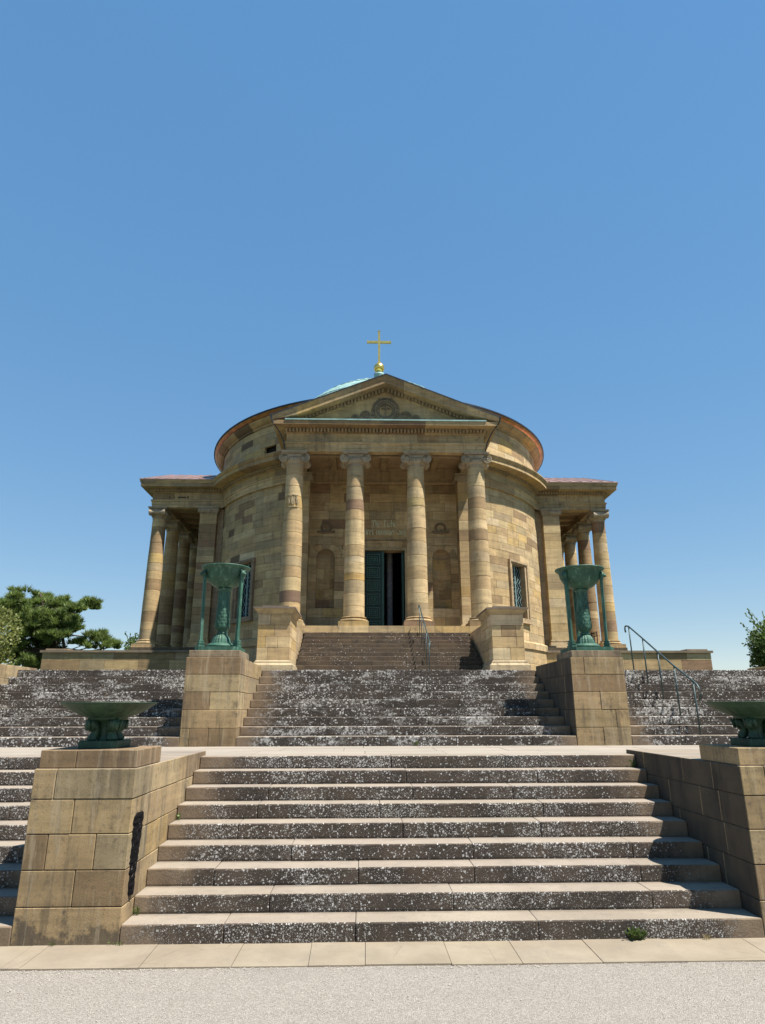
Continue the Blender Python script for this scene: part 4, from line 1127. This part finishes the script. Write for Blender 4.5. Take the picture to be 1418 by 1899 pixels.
# worn marks on the left portico frieze
g=G(); yy=YC-HU-.004
for a,b,z0,z1 in ((-10.27,-10.18,11.87,12.0),(-10.03,-9.96,11.88,11.99),(-9.86,-9.42,11.88,11.96),(-9.40,-9.30,11.87,12.0)):
    g.prism([(a+U(0,.02),yy-.006,z0),(b,yy-.006,z0),(b-.03,yy-.006,z1),(a+.03,yy-.006,z1)],[(a,yy+.01,z0),(b,yy+.01,z0),(b-.03,yy+.01,z1),(a+.03,yy+.01,z1)])
mk('worn_marks',g,MORTAR,CH)

# ================================================================== bronze braziers and bowls
def brazier(cx,label):
    cy=Y2+.50; z0=3.079
    th=thing('tripod_brazier',(cx,cy,z0),label,'brazier','tall bronze tripod braziers')
    g=G(); e=.405; k=.08
    pts=[(-e+k,-e),(e-k,-e),(e,-e+k),(e,e-k),(e-k,e),(-e+k,e),(-e,e-k),(-e,-e+k)]
    g.prism([(cx+a,cy+b,z0) for a,b in pts],[(cx+a,cy+b,z0+.075) for a,b in pts]); mk('base_slab',g,BRONZE,th)
    g=G(); zz=z0+.076
    g.lathe([(r_*.78,z_) for r_,z_ in ((.30,zz),(.335,zz+.01),(.34,zz+.04),(.325,zz+.055),(.29,zz+.06),(.27,zz+.085),(.22,zz+.09))],cx,cy,32); mk('base_ring',g,BRONZE,th,smooth=True)
    g=G(); n=40; P=[];f=[]; prof=[(.245,.085),(.235,.12),(.215,.17),(.18,.215),(.135,.245),(.10,.255)]
    for i in range(n):
        a=2*math.pi*i/n; fl=.76*(1.0-.06*(i%2))
        for r,z in prof: P.append((cx+r*fl*math.cos(a),cy+r*fl*math.sin(a),zz+z))
    L=len(prof)
    for i in range(n):
        j=(i+1)%n
        for q in range(L-1): f.append((i*L+q,j*L+q,j*L+q+1,i*L+q+1))
    g.add(P,f); mk('fluted_foot',g,BRONZE,th)
    g=G(); za=zz+.25
    g.lathe([(r_*.84,z_) for r_,z_ in ((.10,za),(.115,za+.01),(.118,za+.035),(.095,za+.05),(.095,za+.065),(.13,za+.085),(.158,za+.14),(.160,za+.22),(.150,za+.32),(.138,za+.50),(.130,za+.70),(.128,za+.82),(.140,za+.845),(.165,za+.86),(.165,za+.885),(.12,za+.89))],cx,cy,28); sh=mk('stem',g,BRONZE,th,smooth=True)
    g=G()
    for row in range(7):            # overlapping leaves low on the stem
        z=za+.12+.06*row; r=(.160-.0045*row)*.84
        for i in range(11):
            a=2*math.pi*(i+.5*(row%2))/11; w_=.034; h=.085
            c,s=math.cos(a),math.sin(a)
            def q(t,zz_,o): return (cx+(r+o)*c-t*s,cy+(r+o)*s+t*c,zz_)
            g.add([q(-w_,z,.0),q(w_,z,.0),q(w_*.8,z+h*.55,.006),q(0,z+h,.011),q(-w_*.8,z+h*.55,.006),q(0,z+h*.45,.012)],[(0,1,5),(1,2,5),(2,3,5),(3,4,5),(4,0,5)])
    for row in range(3):
        z=za+.56+.09*row
        for i in range(9):
            a=2*math.pi*(i+.5*(row%2))/9; r=.112; c,s=math.cos(a),math.sin(a)
            g.add([(cx+r*c+.035*s,cy+r*s-.035*c,z),(cx+r*c-.035*s,cy+r*s+.035*c,z),(cx+(r+.012)*c,cy+(r+.012)*s,z+.075)],[(0,1,2)])
    mk('leaf_relief',g,BRONZE,sh)
    zb=za+.88; ZR=4.69
    g=G(); pr=[(.10,zb),(.17,zb+.012),(.27,zb+.06),(.36,zb+.14),(.415,zb+.23),(.44,ZR-.075),(.455,ZR-.055),(.50,ZR-.03),(.515,ZR-.012),(.512,ZR),(.49,ZR+.004),(.45,ZR-.02),(.40,ZR-.10),(.28,ZR-.2),(.0,ZR-.24)]
    g.lathe([(r_*.915,z_) for r_,z_ in pr],cx,cy,56); mk('bowl',g,BRONZE,th,smooth=True)
    # three legs: two in front, one behind
    for ang in (-150,-30,90):
        a=DEG(ang); c,s=math.cos(a),math.sin(a); g=G()
        def q(r,t,z): return (cx+r*c-t*s,cy+r*s+t*c,z)
        def bar(r0,z0_,r1,z1_,d,w_): g.hexa([q(r0-d,-w_,z0_),q(r0+d,-w_,z0_),q(r0+d,w_,z0_),q(r0-d,w_,z0_),q(r1-d,-w_,z1_),q(r1+d,-w_,z1_),q(r1+d,w_,z1_),q(r1-d,w_,z1_)])
        bar(.385,zz+.13,.40,ZR-.24,.025,.032)
        bar(.385,zz+.0,.385,zz+.035,.062,.062); bar(.385,zz+.036,.385,zz+.065,.048,.052); bar(.385,zz+.066,.385,zz+.085,.056,.06); bar(.385,zz+.086,.385,zz+.105,.04,.048); bar(.385,zz+.106,.385,zz+.129,.046,.052)
        bar(.40,ZR-.239,.40,ZR-.215,.036,.042)
        lg=mk('leg',g,BRONZE,th)
        g=G(); p=q(.42,0,ZR-.15); g.ball(p,.055,10,7,1,1,1.15); p=q(.468,0,ZR-.165); g.ball(p,.034,8,5); 
        for t in (-.042,.042): g.ball(q(.425,t,ZR-.10),.022,6,4)
        g.ball(q(.405,0,ZR-.2),.045,8,5,1,1,.8); mk('lion_head',g,BRONZE,lg,smooth=True)
brazier(-3.465,'tall green bronze tripod brazier standing on the left pedestal')
brazier(3.465,'tall green bronze tripod brazier standing on the right pedestal, before the right portico')
def low_bowl(cx,label):
    cy=7.33; z0=1.665
    th=thing('bronze_bowl',(cx,cy,z0),label,'bowl','shallow bronze bowls')
    g=G(); e=.20; g.cbox(cx-e,cx+e,cy-e,cy+e,z0,z0+.075,.008); mk('base_slab',g,BRONZED,th)
    for i in range(4):
        a=DEG(45+90*i); c,s=math.cos(a),math.sin(a); g=G()
        P=lambda r,z:(cx+r*.80*c,cy+r*.80*s,z)
        zz=z0+.075
        g.tube([P(.165,zz),P(.175,zz+.02),P(.165,zz+.045),P(.14,zz+.075),P(.145,zz+.105),P(.185,zz+.145),P(.215,zz+.185),P(.205,zz+.215)],.05,9,[.05,.055,.046,.044,.052,.064,.06,.04])
        for t in (-.035,0,.035): g.ball((cx+.172*c-t*.8*s,cy+.172*s+t*.8*c,zz+.02),.02,6,4)
        for k in range(4):
            g.tube([(cx+(.125+.025*k)*c-(.045)*s*(1 if k%2 else -1),cy+(.125+.025*k)*s+.045*c*(1 if k%2 else -1),zz+.11),(cx+(.15+.025*k)*c-.055*s*(1 if k%2 else -1),cy+(.15+.025*k)*s+.055*c*(1 if k%2 else -1),zz+.20)],.014,5)
        g.ball(P(.255,zz+.15),.032,7,5,1,1,1.6); mk('lion_foot',g,BRONZED,th,smooth=True)
    g=G(); g.lathe([(.09,z0+.075),(.075,z0+.12),(.09,z0+.25),(.16,z0+.285)],cx,cy,16); mk('stem',g,BRONZED,th,smooth=True)
    g=G(); n=96; zb=z0+.275; P=[];f=[]
    prof=[(.12,0,0),(.20,.0,0),(.215,.012,0),(.215,.022,0),(.235,.03,.5),(.31,.062,1),(.40,.102,1),(.445,.125,.3),(.452,.13,0),(.505,.164,0),(.515,.172,0),(.515,.178,0),(.49,.176,0),(.42,.13,0),(.25,.06,0),(.0,.05,0)]
    for i in range(n):
        a=2*math.pi*i/n; k=(1,.4,-.2,.4)[i%4]
        for r,z,fl in prof: P.append((cx+.935*(r+.013*fl*k)*math.cos(a),cy+.935*(r+.013*fl*k)*math.sin(a),zb+z))
    L=len(prof)
    for i in range(n):
        j=(i+1)%n
        for q in range(L-1): f.append((i*L+q,j*L+q,j*L+q+1,i*L+q+1))
    g.add(P,f); mk('bowl',g,BRONZED,th,smooth=True)
low_bowl(-3.485,'wide shallow dark green fluted bowl on the left plinth')
low_bowl(3.485,'wide shallow dark green fluted bowl on the right plinth, cut by the photo edge')

# ================================================================== handrails
def handrail():
    th=thing('handrail',(5.3,Y2+.2,ZL),'thin painted steel handrail with five posts on the steps right of the right pedestal','handrail')
    X=5.3; bases=[(12.23,1.60),(12.91,1.92),(13.55,2.24),(14.21,2.56),(14.89,2.88)]; tops=[(12.25,2.545),(12.93,2.86),(13.58,3.19),(14.24,3.53),(14.92,3.87)]
    for (y,z),(y2,z2) in zip(bases,tops):
        g=G(); g.tube([(X,y,z-.03),(X,y2,z2)],.015,8); mk('post',g,RAIL,th,smooth=True)
    g=G(); pts=[(X,12.10,2.20),(X,12.03,2.30),(X,12.05,2.42),(X,12.14,2.49)]+[(X,y,z) for y,z in tops]+[(X,15.06,3.90),(X,15.13,3.89),(X,15.15,3.84),(X,15.13,3.76)]
    g.tube(pts,.018,8); mk('rail',g,RAIL,th,smooth=True)
    th=thing('handrail',(1.12,18.95,ZT),'thin grey-green steel handrail seen end on, right of centre on the portico steps','handrail')
    X=1.12
    for k in range(5):
        y=19.25+.78*k; z=2.989+.1591*int((y-19.11)/.33)
        g=G(); g.tube([(X,y,z-.03),(X,y,2.989+.482*(y-19.11)+.95)],.014,8); mk('post',g,RAIL,th,smooth=True)
    f=lambda y:2.989+.482*(y-19.11)+.95
    g=G(); g.tube([(X,19.02,f(19.1)-.22),(X,18.95,f(19.1)-.12),(X,19.02,f(19.05)-.02)]+[(X,19.25+.78*k,f(19.25+.78*k)) for k in range(5)]+[(X,22.5,f(22.37)+.02),(X,22.56,f(22.37)-.08)],.018,8); mk('rail',g,RAIL,th,smooth=True)
    th=thing('iron_barrier',(10.3,31.2,4.77),'low black iron barrier between the columns of the right portico','barrier')
    g=G()
    for y in (31.05,31.45,31.85,32.25): g.tube([(10.3,y,4.77),(10.3,y,5.62)],.02,6)
    mk('uprights',g,IRON,th); g=G()
    for z in (5.60,5.42): g.tube([(10.3,31.0,z),(10.3,32.3,z)],.018,6)
    g.tube([(10.3,31.05,5.5),(10.05,31.02,5.5)],.018,6); g.tube([(10.05,31.02,4.77),(10.05,31.02,5.6)],.02,6); mk('bars',g,IRON,th)
handrail()

# ================================================================== plants
def tuft_cluster(g,c,rx,ry,rz,n,r,size,needles=7):
    for _ in range(n):
        while True:
            a,b,d=r.uniform(-1,1),r.uniform(-1,1),r.uniform(-1,1)
            q=a*a+b*b+d*d
            if .25<q<1: break
        p=Vector((c[0]+a*rx,c[1]+b*ry,c[2]+d*rz))
        out=Vector((a*.8,b*.8,d*.5+.75)).normalized()
        for k in range(needles):
            dv=(out+Vector((r.uniform(-1,1),r.uniform(-1,1),r.uniform(-.8,1)))*.75).normalized()
            s=size*r.uniform(.6,1.15); w_=dv.cross(Vector((r.uniform(-1,1),r.uniform(-1,1),r.uniform(-1,1)))).normalized()*size*.075
            g.add([p-w_,p+w_,p+dv*s],[(0,1,2)])
def limb(g,pts,r0,r1,n=7):
    m_=len(pts); g.tube(pts,r0,n,[r0+(r1-r0)*i/(m_-1) for i in range(m_)])
def pine():
    r=random.Random(21); Y=44.0
    th=thing('pine_tree',(-20.6,Y,ZT-.1),'dark green pine with flat spreading branches behind the left podium wall','tree')
    # clump centres (x, z, half width, half height) in metres at the tree
    def at(zx,zy): return (-24.35+zx*.169*.0336, 10.93-(zy*.169)*.0349)
    cl=[(150,300,95,75),(330,320,115,75),(520,350,85,55),(250,420,120,70),(470,470,115,80),(640,430,85,60),(620,560,105,70),(820,330,105,45),(985,365,70,38),(880,450,75,32),(820,600,85,55),(300,560,90,60),(350,690,110,85),(420,800,120,50),(250,660,85,80),(700,640,100,40),(950,690,105,50),(1060,760,115,58),(850,785,110,38),(1155,790,60,30),(330,905,120,42),(400,1010,90,50),(290,1000,90,55),(35,310,42,32),(90,410,90,65),(190,770,90,80),(130,520,90,80),(90,640,100,90),(80,800,110,90),(150,930,110,70),(560,500,90,50),(-120,420,120,120),(-150,620,140,120),(-130,850,140,120),(400,560,130,80),(500,640,110,70),(420,620,150,90),(520,740,80,60),(680,500,90,60),(330,780,130,80),(740,720,90,35),(230,840,110,80),(520,300,60,40),(240,240,60,35)]
    br=G(); g=G()
    tp=[(-20.7,Y,ZT-.2),(-20.75,Y,4.5),(-21.0,Y+.1,6.0),(-21.6,Y,7.4),(-22.2,Y,8.7),(-22.5,Y,9.6)]
    limb(br,tp,.26,.06); limb(br,[(-20.75,Y,4.6),(-20.2,Y-.3,5.7),(-20.6,Y-.2,6.9),(-20.2,Y,8.3)],.16,.05)
    for zx,zy,a,b in cl:
        x,z=at(zx,zy); y=Y+r.uniform(-1.6,1.6)
        k=.169*.0342
        A,Bz=a*k,b*k
        tuft_cluster(g,(x,y,z),A*.9,A*.9,Bz*.7,int(14+a*b/170),r,.40,9)
        for q in range(11):
            an=r.uniform(0,6.28); dd=r.uniform(.4,1.3)
            tuft_cluster(g,(x+A*dd*math.cos(an),y+A*.8*dd*math.sin(an),z+Bz*r.uniform(-1.15,1.2)),A*r.uniform(.12,.34),A*.3,Bz*r.uniform(.14,.38),int(7+a*b/900),r,.38,9)
        i=max(0,min(3,int((z-4.0)/1.4))); p0=Vector(tp[i+1]); p1=Vector((x,y,z-.1)); mid=(p0+p1)/2+Vector((0,0,-.12-r.random()*.2))
        limb(br,[p0,mid,p1],.075,.022,5)
    mk('trunk',br,BARK,th,smooth=True); mk('crown',g,NEEDLE,th)
pine()
def leaf(g,p,d,s,r):
    d=d.normalized(); sd=d.cross(Vector((r.uniform(-1,1),r.uniform(-1,1),r.uniform(-1,1)))).normalized()*s*.34
    m_=p+d*s*.5; g.add([p,m_+sd,p+d*s,m_-sd],[(0,1,2,3)])
def shrub(name,label,cat,base,blobs,n,size,mat,seed,sprigs=0,group=None):
    r=random.Random(seed); th=thing(name,base,label,cat,group); B=Vector(base)
    br=G(); g=G()
    for c,rx,ry,rz in blobs:
        c=Vector(c); limb(br,[B,(B+c)/2+Vector((r.uniform(-.1,.1),0,0)),c],.05,.015,5)
        for _ in range(n):
            while True:
                q=Vector((r.uniform(-1,1),r.uniform(-1,1),r.uniform(-1,1)))
                if .3<q.length<1: break
            p=c+Vector((q.x*rx,q.y*ry,q.z*rz))
            leaf(g,p,Vector((q.x+r.uniform(-.8,.8),q.y+r.uniform(-.8,.8),q.z+r.uniform(-.4,1))),size*r.uniform(.7,1.25),r)
        for _ in range(sprigs):
            q=Vector((r.uniform(-1,1),r.uniform(-1,.3),r.uniform(-.5,1.1))).normalized()
            p=c+Vector((q.x*rx,q.y*ry,q.z*rz))*.85; e=p+(q+Vector((r.uniform(-.5,.5),0,.45)))*r.uniform(.25,.6)
            limb(br,[p,(p+e)/2+Vector((0,0,.03)),e],.010,.004,4)
            for k in range(9):
                pp=p.lerp(e,.25+.75*k/8); leaf(g,pp,(e-p)+Vector((r.uniform(-1,1),r.uniform(-1,1),r.uniform(-1,1)))*.5,size*r.uniform(.8,1.3),r)
    mk('stem',br,BARK,th,smooth=True); mk('crown',g,mat,th); return th
shrub('leafy_bush','clipped yellowish green leafy bush at the left edge, in front of the pine','bush',(-14.2,24,ZT-.3),[((-14.2,24,4.75),1.02,1.0,.95),((-14.3,24,3.6),1.1,1.0,.95),((-14.9,24.3,4.3),1.2,1.1,1.3)],2600,.10,LEAFY,5)
shrub('leafy_shrub','dark green shrub with loose sprigs at the right edge above the steps','shrub',(13.3,22,ZT-.2),[((13.15,22,4.2),.85,.8,.75),((13.1,22,3.4),.85,.8,.75),((13.9,22.2,4.4),.9,.9,1.0),((13.0,21.9,3.85),.7,.7,.7)],2600,.10,LEAFD,9,12)
shrub('small_tree','small bright green treetop peeping past the left portico corner','tree',(-18.2,50,ZT-.3),[((-18.05,50,6.6),.55,.5,.7),((-18.2,50,5.3),.8,.8,.9)],700,.16,LEAFD,13,6)
def weed(loc,label,n,h,seed,mat=WEED,spread=.05,wall=None):
    r=random.Random(seed); g=G()
    for i in range(n):
        b=Vector(loc)+Vector((r.uniform(-spread,spread),r.uniform(-.02,.012),0))
        d=Vector((r.uniform(-.6,.6),r.uniform(-.55,.1),1)).normalized(); hh=h*r.uniform(.45,1.1); w_=Vector((r.uniform(.3,1),r.uniform(-.4,.4),0)).normalized()*hh*.045
        m_=b+d*hh*.6; t=b+d*hh+Vector((d.x,d.y,-.3))*hh*.25
        g.add([b-w_*.6,b+w_*.6,m_+w_,t,m_-w_],[(0,1,2,4),(2,3,4)])
        if i%2==0: leaf(g,m_,Vector((r.uniform(-1,1),r.uniform(-1,.2),r.uniform(-.2,.8))),hh*.42,r)
    o=mk('weed',g,mat,origin=loc); tag(o,label,'weed','weeds in the stair joints'); return o
weed((1.76,6.845,.0),'largest weed tuft, growing against the lowest step near the right',110,.115,1,spread=.065)
weed((-2.955,8.475,.80),'small weed in the corner of the middle lower steps beside the left plinth',12,.085,2,spread=.025)
weed((-2.945,7.17,.16),'small weed on the lowest tread at the foot of the black strip',14,.09,3,spread=.025)
weed((2.93,9.47,1.28),'light green weed under the landing edge beside the right plinth',14,.12,4,spread=.03)
weed((0.13,12.015,1.44),'tiny weed on the landing against the middle of the upper steps',12,.11,5,spread=.03)
weed((-3.58,6.85,.0),'tiny weed at the foot of the left plinth front',14,.05,6,spread=.04)
weed((2.42,6.845,.0),'dry straw-coloured grass tuft at the right end of the lowest step',24,.055,7,DRYW,.03)
weed((-2.98,6.85,.0),'low weed in the corner between left plinth and lowest step',16,.055,8,spread=.07)
weed((3.15,9.9,1.44),'dead brown leaves and grass on the landing beside the right plinth cap',26,.05,9,DRYW,.14)
